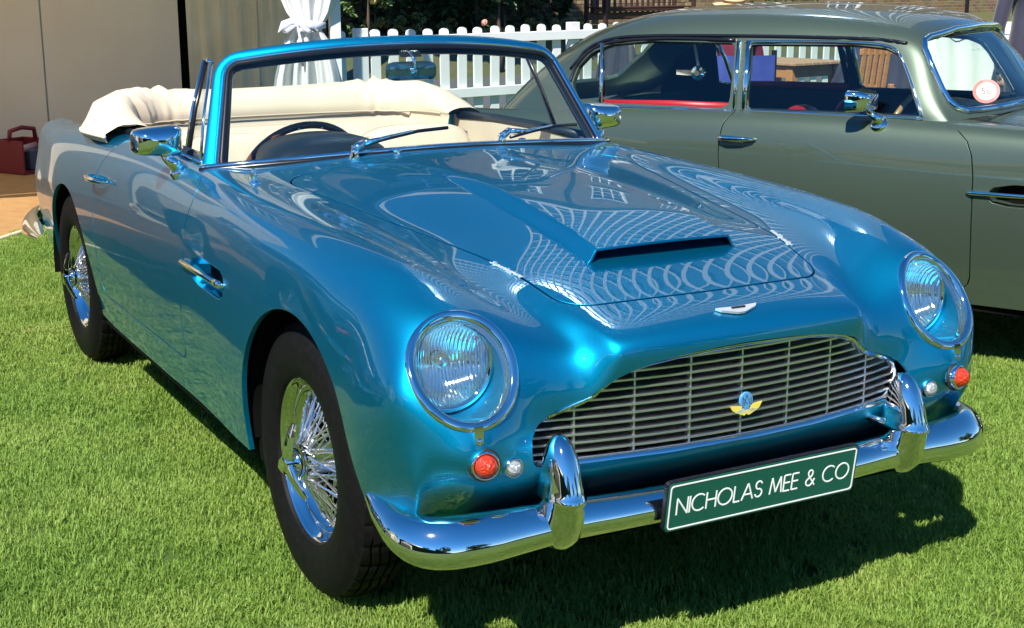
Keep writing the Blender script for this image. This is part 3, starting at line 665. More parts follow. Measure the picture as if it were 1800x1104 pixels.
# ---- door mirrors
for s in (-1, 1):
    base = Vector((-1.0, s*.735, .932)); hc = Vector((-1.030, s*.783, 1.018)); b = MB(); rows = []
    for x, wy, wz in ((-.034,.070,.040),(-.030,.075,.0445),(-.010,.074,.044),(.012,.068,.040),(.030,.054,.031),(.038,.036,.020),(.041,.012,.007)):
        ring = []
        for a in np.linspace(0, 2*math.pi, 41)[:-1]:
            cs, sn = math.cos(a), math.sin(a); yy = wy*np.sign(cs)*abs(cs)**.38; zz = wz*np.sign(sn)*abs(sn)**.42
            ring.append(hc+Vector((x-.10*yy*s*.6, yy, zz*(1-.12*yy*s/.07))))
        rows.append(ring)
    b.grid(rows, wrap=True); n = len(b.V); b.F.append(tuple(range(n-40, n))[::-1]); b.F.append(tuple(range(40)))
    dm = b.build('door_mirror', M['chrome'], car, auto=38)
    b = MB(); b.tube([hc+Vector((.005, -s*.010, -.036)), hc+Vector((.014, -s*.022, -.052)), base+Vector((.010, -s*.004, .004))], [.012,.016,.024], 12, flat=.8); b.lathe([(.030,-.012),(.030,.004),(.022,.012),(.0001,.014)], 20, frame(base, (.1, s*.5, .85))); b.build('mirror_stalk', M['chrome'], dm, smooth=True)
# ---- side vents
for s in (-1, 1):
    b = MB(); pr = []
    for x, z in VENT: pr.append(Vector((x, s*.80, z)))
    inn = [Vector((p.x*.86-.075, s*.748, p.z*.84+.113)) for p in pr]; b.grid([pr, inn], wrap=True); vt = b.build('side_vent', M['blue'], car, smooth=False)
    b = MB(); b.add(inn, [tuple(range(len(inn)))]); b.build('vent_opening', M['void'], vt)
    b = MB(); b.tube([(-.786, s*.803, .701), (-.77, s*.809, .7015), (-.60, s*.812, .703), (-.40, s*.812, .704), (-.385, s*.804, .704)], [.007,.0085,.0085,.0085,.006], 10, flat=.8)
    b.box((-.425, s*.812, .7045), (.045,.016,.020), bev=.004); b.build('vent_strip', M['chrome'], vt, smooth=True)
# ---- grille
def gpt(y, z, off=0.0): return Vector((grx(y)+off, y, z))
def offset_poly(poly, d):
    n = len(poly); out = []
    for i in range(n):
        a = Vector(poly[i-1]+(0,)); b_ = Vector(poly[i]+(0,)); c = Vector(poly[(i+1) % n]+(0,)); t = ((b_-a).normalized()+(c-b_).normalized()).normalized(); o = Vector((-t.y, t.x, 0)); out.append((b_.x+o.x*d, b_.y+o.y*d))
    return out
cen_sign = 1 if sum((GR[i-1][0]*GR[i][1]-GR[i][0]*GR[i-1][1]) for i in range(len(GR))) < 0 else -1
rows = []
for d, off in ((.012,-.02),(.0125,.012),(.009,.019),(.003,.017),(-.001,.008),(-.002,-.03)):
    rows.append([gpt(y, z, off) for y, z in offset_poly(GR, d*cen_sign)])
b = MB(); b.grid(rows, wrap=True); gr_o = b.build('grille', M['chrome'], car, auto=50)
b = MB(); b.add([gpt(y, z, -.05) for y, z in offset_poly(GR, .01*cen_sign)], [tuple(range(len(GR)))]); b.build('grille_backing', M['void'], gr_o)
zs = np.linspace(.514, .697, 11)
def span(z):
    ys = []
    for i in range(len(GR)):
        (a, za), (c, zc) = GR[i], GR[(i+1) % len(GR)]
        if (za > z) != (zc > z): ys.append(a+(c-a)*(z-za)/(zc-za))
    return max(ys) if ys else 0
for z in zs:
    w_ = span(z)+.002; rows = []
    for y in np.linspace(-w_, w_, 15):
        p = gpt(y, z, -.004); rows.append([p+Vector((.003,0,.0026)), p+Vector((.005,0,.0012)), p+Vector((.005,0,-.0016)), p+Vector((.002,0,-.0030)), p+Vector((-.022,0,.0022)), p+Vector((-.022,0,.0062))])
    b = MB(); b.grid(rows, wrap=True); b.F += [(i*6+5, i*6, i*6+6, i*6+11) for i in range(14)]; b.F.append(tuple(range(6))); n = len(b.V); b.F.append(tuple(range(n-6, n))[::-1]); b.build('grille_bar', M['alloy'], gr_o)
for y in np.linspace(-.405, .405, 7):
    zz = [g for g in np.linspace(.5, .71, 60) if span(g) > abs(y)]; b = MB(); b.box(gpt(y, (zz[0]+zz[-1])/2, -.010), (.012,.0045, zz[-1]-zz[0]+.004)); b.build('grille_upright', M['alloy'], gr_o)
# winged badge on the grille
bc = gpt(0, .5625, .012); f = frame(bc, (1,0,.06)); b = MB()
wing = [(-.044,.012),(-.012,.008),(-.012,.0),(.012,.0),(.012,.008),(.044,.012),(.036,0),(.026,-.006),(.014,-.011),(.006,-.014),(0,-.010),(-.006,-.014),(-.014,-.011),(-.026,-.006),(-.036,0)]
b.prism(wing, 0, .004, f); bd = b.build('grille_badge', M['yellow'], gr_o)
b = MB()
for k_ in range(-7, 8):
    if k_: b.tube([f @ Vector((k_*.0022, -.0005, .0042)), f @ Vector((k_*.0042, -.0125+abs(k_)*.0010, .0042))], .0004, 4)
b.build('feather_line', M['badgeblue'], bd)
b = MB(); b.lathe([(.0001,.0055),(.0165,.005),(.018,.003),(.018,0)], 28, f @ Matrix.Translation((0,.021,0))); b.prism([(-.004,.008),(.004,.008),(.008,.001),(-.008,.001)], 0, .005, f); rd = b.build('badge_roundel', M['badgeblue'], bd, auto=40)
b = MB(); g = f @ Matrix.Translation((0,.021,.0058))
for p, q in (((-.011,-.010),(-.011,.007)),((-.011,.007),(0,-.009)),((0,-.009),(.011,.007)),((.011,.007),(.011,-.010)),((-.008,-.010),(0,.012)),((0,.012),(.008,-.010))): b.tube([g @ Vector((*p,0)), g @ Vector((*q,0))], .0007, 5)
b.build('monogram', M['navy'], rd)
# winged badge on the nose above the grille
f = frame((.748, .0, .7795), (.36,0,.93), (0,1,0)); f = frame((.7475,0,.778), f.to_3x3() @ Vector((0,0,1))); b = MB()
b.prism([(-.056,.012),(-.02,.010),(.02,.010),(.056,.012),(.046,.001),(.032,-.004),(.02,-.009),(.008,-.013),(-.008,-.013),(-.02,-.009),(-.032,-.004),(-.046,.001)], 0, .0055, f); nb = b.build('nose_badge', M['badgemetal'], car)
b = MB(); b.box(f @ Vector((0,.0035,.0056)), (.005,.036,.006), f.to_3x3()@Matrix.Rotation(math.pi/2, 3, 'Y') if False else None); b.build('badge_enamel', M['navy'], nb)
for s in (-1, 1):
    p = Vector((.408, s*.3945, .8485)); t = Vector((.083, s*-.018, -.0155)).normalized()*(1 if s < 0 else -1)
    nrm = Vector((.17, -s*.03, .98)); f = frame(p, nrm, t); text_mesh('Superleggera', .021, M['badgemetal'], f @ Matrix.Translation((0,0,.0012)), bonnet_o, 'script_badge', .35, .001, .0004)
# ---- lamps
for s in (-1, 1):
    add_headlamp(car, s, M['blue'])
    add_lamp(car, 'indicator', (.779, s*.648, .5425), (.96, s*.22, .10), .0285, M['amber'], .026)
    add_lamp(car, 'side_lamp', (.760, s*.575, .520), (1, s*.0, .05), .0205, M['clearlens'], .016)
# ---- bumpers
half = [(.845,0,.400,.078),(.840,.16,.400,.078),(.828,.32,.399,.080),(.814,.45,.398,.086),(.808,.55,.396,.096),(.802,.65,.393,.106),(.784,.735,.392,.109),(.742,.792,.394,.102),(.68,.818,.401,.084),(.60,.815,.412,.060),(.53,.802,.424,.030)]
path = [(x, -y, z, h) for x, y, z, h in half[:0:-1]]+half
b = MB(); b.grid(sweep_bumper(path, 17)); fb = b.build('front_bumper', M['chrome'], car, smooth=True)
for s in (-1, 1):
    b = MB(); rows = []
    for z, dx, wy, cx in ((z_, d_*1.08, w_*1.16, c_) for z_, d_, w_, c_ in ((.578,.004,.004,.778),(.574,.014,.012,.780),(.560,.026,.021,.783),(.535,.038,.028,.786),(.505,.047,.0325,.789),(.475,.054,.0355,.791),(.458,.057,.037,.792),(.453,.061,.039,.792),(.446,.061,.039,.792),(.441,.056,.037,.792),(.42,.053,.0375,.792),(.39,.049,.0375,.790),(.362,.041,.034,.788),(.342,.028,.025,.785),(.331,.012,.011,.782),(.329,.003,.003,.78))):
        ring = []
        for a in np.linspace(0, 2*math.pi, 33)[:-1]:
            cs, sn = math.cos(a), math.sin(a); rx = dx*(np.sign(cs)*abs(cs)**(1.12 if cs > 0 else .8)); ring.append(Vector((cx+rx*(1 if cs > 0 else 1.0), s*.475+wy*np.sign(sn)*abs(sn)**.9, z)))
        rows.append(ring)
    b.grid(rows, wrap=True); ov = b.build('overrider', M['chrome'], fb, smooth=True)
    b = MB(); b.tube([(.795, s*.475+d, z) for d, z in ((-.039,.36),(-.043,.40),(-.044,.44))], .004, 6); b.tube([(.795, s*.475+d, z) for d, z in ((.039,.36),(.043,.40),(.044,.44))], .004, 6); b.build('overrider_seal', M['rubber'], ov, smooth=True)['kind'] = 'stuff'
    b = MB(); b.tube([(.70, s*.40, .47), (.79, s*.455, .452)], .008, 8); b.build('bumper_bracket', M['chrome'], fb, smooth=True)
half = [(-3.76,0,.43,.09),(-3.745,.3,.43,.09),(-3.71,.54,.43,.10),(-3.62,.70,.428,.115),(-3.45,.785,.422,.115),(-3.25,.805,.415,.09),(-3.06,.795,.41,.03)]
path = [(x, -y, z, h) for x, y, z, h in half[:0:-1]]+half
rows = sweep_bumper(path[::-1], 15); b = MB(); b.grid(rows); b.build('rear_bumper', M['chrome'], car, smooth=True)
# ---- name plate
f = frame((.8605, 0, .4035), (.991, 0, -.131)); PW, PH = .520, .112
def rrect(w_, h_, r, n=5):
    o = []
    for cx, cy, a0 in ((w_/2-r, h_/2-r, 0), (-w_/2+r, h_/2-r, 90), (-w_/2+r, -h_/2+r, 180), (w_/2-r, -h_/2+r, 270)):
        for i in range(n+1): a = math.radians(a0+90*i/n); o.append((cx+r*math.cos(a), cy+r*math.sin(a)))
    return o
b = MB(); b.prism(rrect(PW+.006, PH+.006, .012), -.012, -.001, f); np_o = b.build('number_plate', M['trim'], car)
b = MB(); b.prism(rrect(PW, PH, .010), -.001, .0015, f); b.build('plate_face', M['plate'], np_o)
b = MB(); r0 = rrect(PW-.008, PH-.008, .009); r1 = rrect(PW-.014, PH-.014, .007); b.grid([[f @ Vector((x, y, .0016)) for x, y in r0], [f @ Vector((x, y, .0026)) for x, y in r0], [f @ Vector((x, y, .0026)) for x, y in r1], [f @ Vector((x, y, .0016)) for x, y in r1]], wrap=True); b.build('plate_border', M['white'], np_o)
def arc(cx, cy, rx, ry, a0, a1, n=18): return [(cx+rx*math.cos(math.radians(a0+(a1-a0)*i/n)), cy+ry*math.sin(math.radians(a0+(a1-a0)*i/n))) for i in range(n+1)]
GL = {  # stroke letters, cap height 1
 'N': (.74, [[(0,0),(0,1)],[(0,1),(.74,0)],[(.74,0),(.74,1)]]), 'I': (.0, [[(0,0),(0,1)]]), 'C': (.86, [arc(.5,.5,.5,.5,48,312)]),
 'H': (.66, [[(0,0),(0,1)],[(.66,0),(.66,1)],[(0,.52),(.66,.52)]]), 'O': (1.0, [arc(.5,.5,.5,.5,0,360,30)]), 'L': (.42, [[(0,1),(0,0)],[(0,0),(.42,0)]]),
 'A': (.80, [[(0,0),(.40,1)],[(.40,1),(.80,0)],[(.14,.33),(.66,.33)]]), 'S': (.50, [arc(.25,.75,.22,.25,20,180,10)+arc(.26,.73,.23,.22,190,270,6)[1:]+arc(.25,.27,.25,.25,80,-165,16)]),
 'M': (.86, [[(0,0),(.11,1)],[(.11,1),(.43,.08)],[(.43,.08),(.75,1)],[(.75,1),(.86,0)]]), 'E': (.46, [[(0,0),(0,1)],[(0,1),(.46,1)],[(0,.52),(.44,.52)],[(0,0),(.46,0)]]),
 '&': (.68, [[(.68,.0),(.17,.68)]+arc(.31,.79,.17,.20,190,-30,12)[1:]+[(.40,.60),(.12,.42)]+arc(.27,.24,.25,.24,135,330,12)[1:]+[(.66,.42)]]), ' ': (.30, [])}
capH = .0385; txt = 'NICHOLAS MEE & CO'; gap_ = .155; tot = sum(GL[c_][0] for c_ in txt)+gap_*(len(txt)-1); sx = (.474/tot); cur = -.235
for c_ in txt:
    wd, st = GL[c_]
    if st:
        b = MB()
        for ln in st: b.tube([f @ Vector((cur+x*sx, (y-.5)*capH, .0018)) for x, y in ln], .0007, 6, up=f.to_3x3() @ Vector((0,0,1)), flat=3.1)
        b.build('letter', M['white'], np_o)
    cur += (wd+gap_)*sx
# ---- wheels
add_wheel(car, .045, -.747, .345, True); add_wheel(car, .045, .747, .345, False); add_wheel(car, -2.47, -.747, .342, True); add_wheel(car, -2.47, .747, .342, False)
# ------------------------------------------------------------------ cabin of the blue car
def crease_cream(o): return o
b = MB(); b.grid([[Vector((x, s_*.652, z)) for x in np.linspace(-.95, -2.3, 10)] for s_ in (-1,) for z in (.96, .7, .30)]); b.build('trim_panel', M['cream'], car, smooth=False)
b = MB(); b.grid([[Vector((x, .652, z)) for x in np.linspace(-.95, -2.3, 10)] for z in (.96, .7, .30)]); b.build('trim_panel', M['cream'], car, smooth=False)
b = MB(); b.box((-1.65, 0, .31), (1.5, 1.3, .02)); b.build('cabin_floor', M['navy'], car)
b = MB(); b.box((-.90, 0, .62), (.03, 1.3, .6)); b.build('bulkhead', M['navy'], car)
# padded door cappings and waist strips
for s in (-1, 1):
    b = MB(); b.tube([(-.98, s*.660, .962), (-1.3, s*.664, .968), (-1.6, s*.664, .967), (-1.90, s*.660, .958)], .018, 8); b.build('door_capping', M['navy'], car, smooth=True)
    b = MB(); b.tube([(-.93, s*.684, .961), (-1.2, s*.688, .966), (-1.5, s*.690, .966), (-1.73, s*.684, .958)], .006, 6); b.build('waist_strip', M['chrome'], car, smooth=True)
    b = MB(); b.box((-1.97, s*.645, .90), (.07, .045, .13), bev=.008); b.build('latch_post', M['blue'], car)
# dashboard
rows = []
for x, zo in ((-.74,.0),(-.82,-.012),(-.92,-.016),(-1.0,-.020),(-1.035,-.035),(-1.045,-.06),(-1.02,-.20)):
    rows.append([Vector((x-.13*(abs(y)/.64)**2.6*(1 if x > -.9 else max(0, (1.05+x)/.15)), y, .968-.03*(y/.64)**2+zo)) for y in np.linspace(-.64, .64, 24)])
b = MB(); b.grid(rows); dash = b.build('dashboard', M['navy'], car, smooth=True)
rows = []
for x, h, wd in ((-.86,.0,.6),(-.875,.42,.80),(-.90,.72,.92),(-.94,.93,.98),(-1.0,1.0,1.0),(-1.09,1.0,1.0),(-1.10,.93,.98),(-1.10,.2,.98)):
    rows.append([Vector((x, -.272+.195*wd*math.cos(a)*-1, .925+.092*h*max(math.sin(a), 0)**.62+.0)) for a in np.linspace(0, math.pi, 24)])
b = MB(); b.grid(rows); b.build('instrument_hood', M['navy'], dash, smooth=True)
# wood-rim steering wheel
f = frame((-1.235, -.262, .845), (-.906, 0, .423), (0,1,0)); b = MB(); R_ = .205
b.tube([f @ Vector((R_*math.cos(a), R_*math.sin(a), 0)) for a in np.linspace(0, 2*math.pi, 65)[:-1]], .0125, 10, closed=True); sw = b.build('steering_wheel', M['wood'], car, smooth=True)
b = MB()
for k_ in range(16):
    a = 2*math.pi*(k_+.5)/16; dome(b, f @ Matrix.Translation((R_*math.cos(a)*.985, R_*math.sin(a)*.985, -.0115)) @ Matrix.Rotation(math.pi, 4, 'X'), .0042, .003, 10, 4)
b.build('rivets', M['chrome'], sw, smooth=True)['kind'] = 'stuff'
b = MB()
for a in (90, 210, 330):
    a = math.radians(a); b.tube([f @ Vector((.03*math.cos(a), .03*math.sin(a), .02)), f @ Vector((.19*math.cos(a), .19*math.sin(a), 0))], [.016,.014], 8, flat=.25, up=f.to_3x3() @ Vector((-math.sin(a), math.cos(a), 0)))
b.lathe([(.0001,.01),(.04,.012),(.045,.02),(.03,.04)], 20, f); b.build('wheel_spoke', M['trim'], sw, smooth=True)
# front seats
def seat(yc):
    rows = []; wv = .225
    for t in np.linspace(0, 1, 14):                       # back, bottom to top to rear face
        if t < .62: z = .50+.43*(t/.62); x = -1.50-.16*(t/.62); e = 0
        elif t < .82: q = (t-.62)/.20; a = q*math.pi; z = .93+.030*math.sin(a); x = -1.66-.055*(1-math.cos(a))*.5*2*.5; x = -1.66-.075*(1-math.cos(a))/2
        else: q = (t-.82)/.18; z = .93-.45*q; x = -1.735-.01*q
        row = []
        for yy in np.linspace(-1, 1, 25):
            ed = (1-abs(yy)**6)**.5 if abs(yy) < 1 else 0
            pl = .006*abs(math.sin(yy*math.pi*4.0)) if t < .55 and abs(yy) < .78 else .006
            top = .0
            if t >= .5: top = -.045*abs(yy)**3.5
            row.append(Vector((x+(.022*ed+pl*.8 if t < .7 else -.015*ed), yc+wv*yy*(1-.08*max(0, t-.3)), z+top)))
        rows.append(row)
    b = MB(); b.grid(rows); o = b.build('front_seat', M['cream'], car, smooth=True)
    b = MB(); rows = []
    for x, z in ((-1.70,.48),(-1.5,.50),(-1.3,.53),(-1.15,.535),(-1.11,.50),(-1.11,.36)):
        rows.append([Vector((x, yc+.235*yy, z+.02*(1-abs(yy)**4)-(.03 if abs(yy) > .98 else 0))) for yy in np.linspace(-1, 1, 15)])
    b.grid(rows); b.build('seat_cushion', M['cream'], o, smooth=True)
    b = MB(); zt = lambda yy: .958-.045*abs(yy)**3.5
    b.tube([(-1.662-.0, yc+wv*.97*yy, zt(yy)-.004) for yy in np.linspace(-.96, .96, 20)], .004, 6); b.build('piping', M['cream2'], o, smooth=True)
M['cream2'] = mat('cream_piping', (.50,.42,.31), .5)
seat(-.36); seat(.36)
# rear seat back
rows = []
for z, x in ((.93,-2.13),(.88,-2.105),(.872,-2.10),(.868,-2.085),(.80,-2.04),(.65,-1.98),(.50,-1.92),(.47,-1.75)):
    rows.append([Vector((x-.05*abs(yy)**4+.010*abs(math.sin(yy*math.pi*6)) if z < .87 else x-.05*abs(yy)**4, .60*yy, z)) for yy in np.linspace(-1, 1, 97)])
b = MB(); b.grid(rows); b.build('rear_seat', M['cream'], car, smooth=True)
# folded hood under its padded bag
def bag():
    path = [(-1.86,-.640,.0),(-2.0,-.640,.42),(-2.12,-.625,.85),(-2.24,-.565,1.13),(-2.31,-.44,1.06),(-2.335,-.22,.90),(-2.34,0,.90),(-2.335,.22,.95),(-2.31,.44,1.10),(-2.24,.565,1.15),(-2.12,.625,.88),(-2.0,.640,.45),(-1.86,.640,.0)]
    P = catmull([Vector((p[0], p[1], 0)) for p in path], 14); H = [v.x for v in catmull([Vector((p[2], 0, 0)) for p in path], 14)]
    rows = []; N = len(P); rnd = random.Random(3)
    cum = [0.0]
    for i in range(1, N): cum.append(cum[-1]+(P[i]-P[i-1]).length)
    for i, p in enumerate(P):
        t = (P[min(i+1,N-1)]-P[max(i-1,0)]).normalized(); o = Vector((t.y, -t.x, 0))       # outwards (rear / flanks)
        if o.dot(p-Vector((-1.7,0,0))) < 0: o = -o
        h = H[i]; corner = abs(abs(p.y)-.50)
        fold = 0.0
        s_ = cum[i]; ay = abs(p.y)
        if .30 < ay < .62 and p.x < -2.1:
            g = math.exp(-((ay-.46)/.10)**2); fold = g*(.0085*math.sin(s_*70)+.006*math.sin(s_*113+1.3))
        out = .10+.045*h; sec = [(out+.004,.930),(out+.012,.950),(out+.008,.962),(out-.01,.972+.018*h),(out-.035,.985+.055*h),(.045,.990+.078*h),(.0,.990+.084*h),(-.045,.985+.078*h),(-.078,.978+.052*h),(-.092,.972+.020*h),(-.094,.970-.006*h),(-.089,.967-.014*h),(-.085,.960-.016*h),(-.092,.945-.02*h),(-.098,.92-.02*h),(-.090,.885-.02*h),(-.080,.86-.02*h)]
        row = []
        for j, (d, z) in enumerate(sec):
            wgt = (0,0,0,.2,.45,.7,1.0,1.0,.8,.45,.15,0,0,0,0,0,0)[j]; zz = z+fold*wgt; dd = d+fold*wgt*.8
            if abs(p.y) > .6 and d < 0: dd = d*.55
            row.append(p+o*dd+Vector((0,0,zz)))
        rows.append(row)
    b = MB(); b.grid(rows); return b, rows
bb, rws = bag(); bg_o = bb.build('hood_bag', M['cream'], car, smooth=True)
b = MB(); b.tube([r[10]+Vector((.004,0,-.004)) for r in rws[8:-8:2]], .0035, 6); b.build('bag_piping', M['cream2'], bg_o, smooth=True)
b = MB(); b.tube([r[1] for r in rws[::2]], .006, 6); b.build('bag_hem', M['cream'], bg_o, smooth=True)
# ------------------------------------------------------------------ the grey-green saloon alongside
GP = (-.29501, 3.21322, .48317)
gcar = empty('saloon_car', (GP[0], GP[1], 0), GP[2], 'grey green classic saloon with a round 50 sticker in its windscreen', 'car')
GDF_Z = [.28,.323,.37,.526,.656,.762,.835,.889,.923,.940,.948,.97]; GDF_X = [-.79,-.768,-.757,-.76,-.764,-.770,-.783,-.809,-.849,-.91,-.965,-1.05]
GDR_Z = [.28,.71,.79,.85,.895,.927,.946,.97]; GDR_X = [-1.80,-1.806,-1.816,-1.816,-1.812,-1.796,-1.783,-1.775]
def f_gdoor(V):
    x, y, z = V[:,0], np.abs(V[:,1]), V[:,2]
    a = np.interp(z, GDF_Z, GDF_X)-x; b = x-np.interp(z, GDR_Z, GDR_X); c_ = z-.325
    return np.where(y > .62, np.minimum(rint(a, c_, .03), rint(b, c_, .05)), -1)
def f_gcab(V):
    x, y, z = V[:,0], np.abs(V[:,1]), V[:,2]
    return np.where(z > .6, np.minimum(rint(.688-y, x+2.62, .10), wsx(y)-.02-x), -1)
gs = coach.clip(f_arch).clip(f_lamp).clip(f_grille).clip(f_vent).clip(lambda V: -f_bonnet(V)-GAP).clip(lambda V: -f_gcab(V), flag=False)
gs.clip(lambda V: -f_gdoor(V)-GAP).flange(.014).build('body', M['green'], gcar)
for s in (-1, 1):
    gd = gs.clip(lambda V: f_gdoor(V)-GAP).clip(lambda V: s*V[:,1], flag=False).flange(.014).build('door', M['green'], gcar)
    b = MB(); yb = lambda z: .781
    b.tube([(-1.812, s*.778, .845), (-1.805, s*.800, .846), (-1.77, s*.812, .848), (-1.71, s*.810, .848), (-1.665, s*.796, .847), (-1.652, s*.780, .846)], [.012,.0125,.012,.010,.008,.004], 10)
    b.lathe([(.0001,.010),(.010,.008),(.014,.002),(.014,-.006)], 18, frame((-1.80, s*.800, .845), (0, s, 0))); b.build('door_handle', M['chrome'], gd, smooth=True)
    # filler flap outline on the rear wing
    b = MB(); b.tube([(-2.46, s*.762, .871), (-2.36, s*.760, .876), (-2.342, s*.757, .884), (-2.336, s*.735, .912), (-2.325, s*.714, .928)], .0018, 5); b.build('filler_flap_edge', M['trim'], gcar)
for src in ('bonnet', 'grille', 'front_bumper', 'rear_bumper', 'wheel', 'wheel_arch_liner', 'underbody', 'headlamp', 'indicator', 'side_lamp', 'wiper', 'washer_jet', 'side_vent'):
    for o in [q for q in car.children if q.name.split('.')[0] == src]:
        c_ = copy_tree(o, gcar)
        for q in [c_]+list(c_.children):
            for sl_ in q.material_slots:
                if sl_.material == M['blue']: sl_.link = 'OBJECT'; sl_.material = M['green']
GH = np.array([   # greenhouse: centre line out to the waist, windscreen foot over the roof to the boot
 [(-.70,0,.985),(-.72,.30,.981),(-.79,.53,.968),(-.885,.665,.953),(-.90,.688,.951),(-.92,.696,.949),(-.94,.702,.945)],
 [(-.86,0,1.15),(-.87,.29,1.145),(-.925,.505,1.125),(-1.0,.618,1.105),(-1.035,.654,1.065),(-1.06,.684,1.002),(-1.09,.702,.946)],
 [(-1.03,0,1.302),(-1.04,.28,1.295),(-1.065,.465,1.272),(-1.105,.573,1.232),(-1.165,.606,1.175),(-1.21,.651,1.068),(-1.25,.702,.947)],
 [(-1.25,0,1.362),(-1.26,.29,1.352),(-1.28,.465,1.325),(-1.32,.566,1.262),(-1.36,.602,1.185),(-1.40,.649,1.073),(-1.42,.702,.947)],
 [(-1.6,0,1.382),(-1.6,.30,1.370),(-1.6,.475,1.342),(-1.6,.568,1.268),(-1.6,.602,1.188),(-1.6,.648,1.075),(-1.6,.702,.946)],
 [(-2.0,0,1.375),(-2.0,.30,1.363),(-2.0,.475,1.335),(-2.0,.570,1.262),(-2.0,.604,1.183),(-2.0,.650,1.07),(-2.0,.703,.940)],
 [(-2.4,0,1.340),(-2.4,.30,1.328),(-2.39,.47,1.298),(-2.38,.572,1.232),(-2.37,.608,1.160),(-2.35,.654,1.055),(-2.33,.706,.932)],
 [(-2.74,0,1.235),(-2.73,.30,1.220),(-2.70,.47,1.185),(-2.64,.578,1.135),(-2.58,.620,1.080),(-2.53,.662,1.005),(-2.48,.706,.926)],
 [(-3.03,0,1.045),(-3.01,.30,1.030),(-2.95,.48,1.012),(-2.83,.592,1.005),(-2.74,.636,.985),(-2.65,.674,.950),(-2.58,.706,.918)],
 [(-3.22,0,.868),(-3.18,.30,.862),(-3.09,.51,.870),(-2.97,.610,.890),(-2.86,.650,.900),(-2.76,.685,.903),(-2.68,.706,.900)]])
gh = Patch(GH, 2e-5, 3e-6).sample(9, 9)
W_DOOR = [(-1.012,.964),(-1.118,1.160),(-1.150,1.196),(-1.20,1.216),(-1.336,1.226),(-1.772,1.218),(-1.742,.958)]
W_REAR = [(-1.815,.958),(-1.845,1.222),(-2.25,1.222),(-2.45,1.203),(-2.545,1.165),(-2.60,1.10),(-2.612,1.03),(-2.57,.965),(-2.40,.955)]
W_SCR = [(0,1.012),(.35,1.006),(.53,.996),(.600,.992),(.622,1.004),(.628,1.03),(.588,1.165),(.566,1.215),(.54,1.243),(.50,1.258),(.30,1.282),(0,1.290)]
W_SCR = W_SCR+[(-a, b_) for a, b_ in W_SCR[-2:0:-1]]
W_BACK = [(0,.975),(.40,.980),(.455,1.0),(.44,1.12),(.40,1.19),(.30,1.222),(0,1.235)]; W_BACK = W_BACK+[(-a, b_) for a, b_ in W_BACK[-2:0:-1]]
def f_win(V):
    s1 = np.where((np.abs(V[:,1]) > .5), np.maximum(poly_sd(V[:,[0,2]], W_DOOR), poly_sd(V[:,[0,2]], W_REAR)), -1)
    s2 = np.where(V[:,0] > -1.2, poly_sd(V[:,1:3], W_SCR), -1); s3 = np.where(V[:,0] < -2.3, poly_sd(V[:,1:3], W_BACK), -1)
    return np.maximum(np.maximum(s1, s2), s3)
gh.clip(lambda V: -f_win(V)).flange(.022).build('roof', M['green'], gcar)
panes = gh.shift(-.012)
for nm, f_ in (('windscreen_glass', lambda V: np.where(V[:,0] > -1.2, poly_sd(V[:,1:3], W_SCR), -1)+.01), ('rear_window', lambda V: np.where(V[:,0] < -2.3, poly_sd(V[:,1:3], W_BACK), -1)+.01)):
    panes.clip(f_, flag=False).build(nm, M['glass'], gcar)
for s in (-1, 1):
    for pl_ in (W_DOOR, W_REAR):
        panes.clip(lambda V: np.where(s*V[:,1] > .5, poly_sd(V[:,[0,2]], pl_), -1)+.008, flag=False).build('side_window', M['glass'], gcar)
    def gy(x, z):   # side glass plane, roughly
        d_ = (gh.V[:,0]-x)**2+(gh.V[:,2]-z)**2+(s*gh.V[:,1] < .3)*9; return gh.V[int(np.argmin(d_)), 1]
    def strip(name, pts, r, m_, n=8, off=.002, parent=gcar, fine=True):
        P_ = catmull([Vector((x, 0, z)) for x, z in pts], 6) if fine else [Vector((x, 0, z)) for x, z in pts]
        b = MB(); b.tube([Vector((p.x, gy(p.x, p.z)+s*off, p.z)) for p in P_], r, n); return b.build(name, m_, parent, smooth=True)
    strip('window_frame', [(-1.002,.960),(-1.06,1.07),(-1.118,1.165),(-1.150,1.203),(-1.20,1.224),(-1.336,1.234),(-1.55,1.233),(-1.80,1.227)], .0062, M['chrome'])
    strip('window_frame', [(-1.845,1.232),(-2.05,1.234),(-2.25,1.230),(-2.45,1.210),(-2.55,1.172),(-2.61,1.10),(-2.625,1.03)], .008, M['trim'])
    strip('drip_rail', [(-1.12,1.235),(-1.2,1.246),(-1.34,1.251),(-1.6,1.252),(-1.9,1.250),(-2.25,1.243),(-2.45,1.226),(-2.57,1.18),(-2.64,1.09)], .007, M['trim'])
    b = MB()
    for x0, x1, q in ((-1.748,-1.782,.013), (-1.792,-1.826,.010)):
        b.tube([Vector((x0, gy(x0,.955)+s*.002, .952)), Vector(((x0+x1)/2, gy((x0+x1)/2,1.09)+s*.002, 1.09)), Vector((x1, gy(x1,1.22)+s*.002, 1.228))], q, 8)
    b.build('door_pillar', M['chrome'], gcar, smooth=True)
    b = MB(); b.tube([Vector((-2.43, gy(-2.43,.955)+s*.003, .945)), Vector((-2.46, gy(-2.46,1.09)+s*.003, 1.09)), Vector((-2.495, gy(-2.495,1.2)+s*.003, 1.203))], .012, 8, flat=.8); b.build('quarter_pillar', M['chrome'], gcar, smooth=True)
    strip('waist_moulding', [(-1.0,.958),(-1.2,.957),(-1.5,.955),(-1.76,.952)], .005, M['chrome'], 6)
    strip('waist_moulding', [(-1.80,.950),(-2.1,.946),(-2.3,.943),(-2.44,.940)], .0045, M['chrome'], 6)
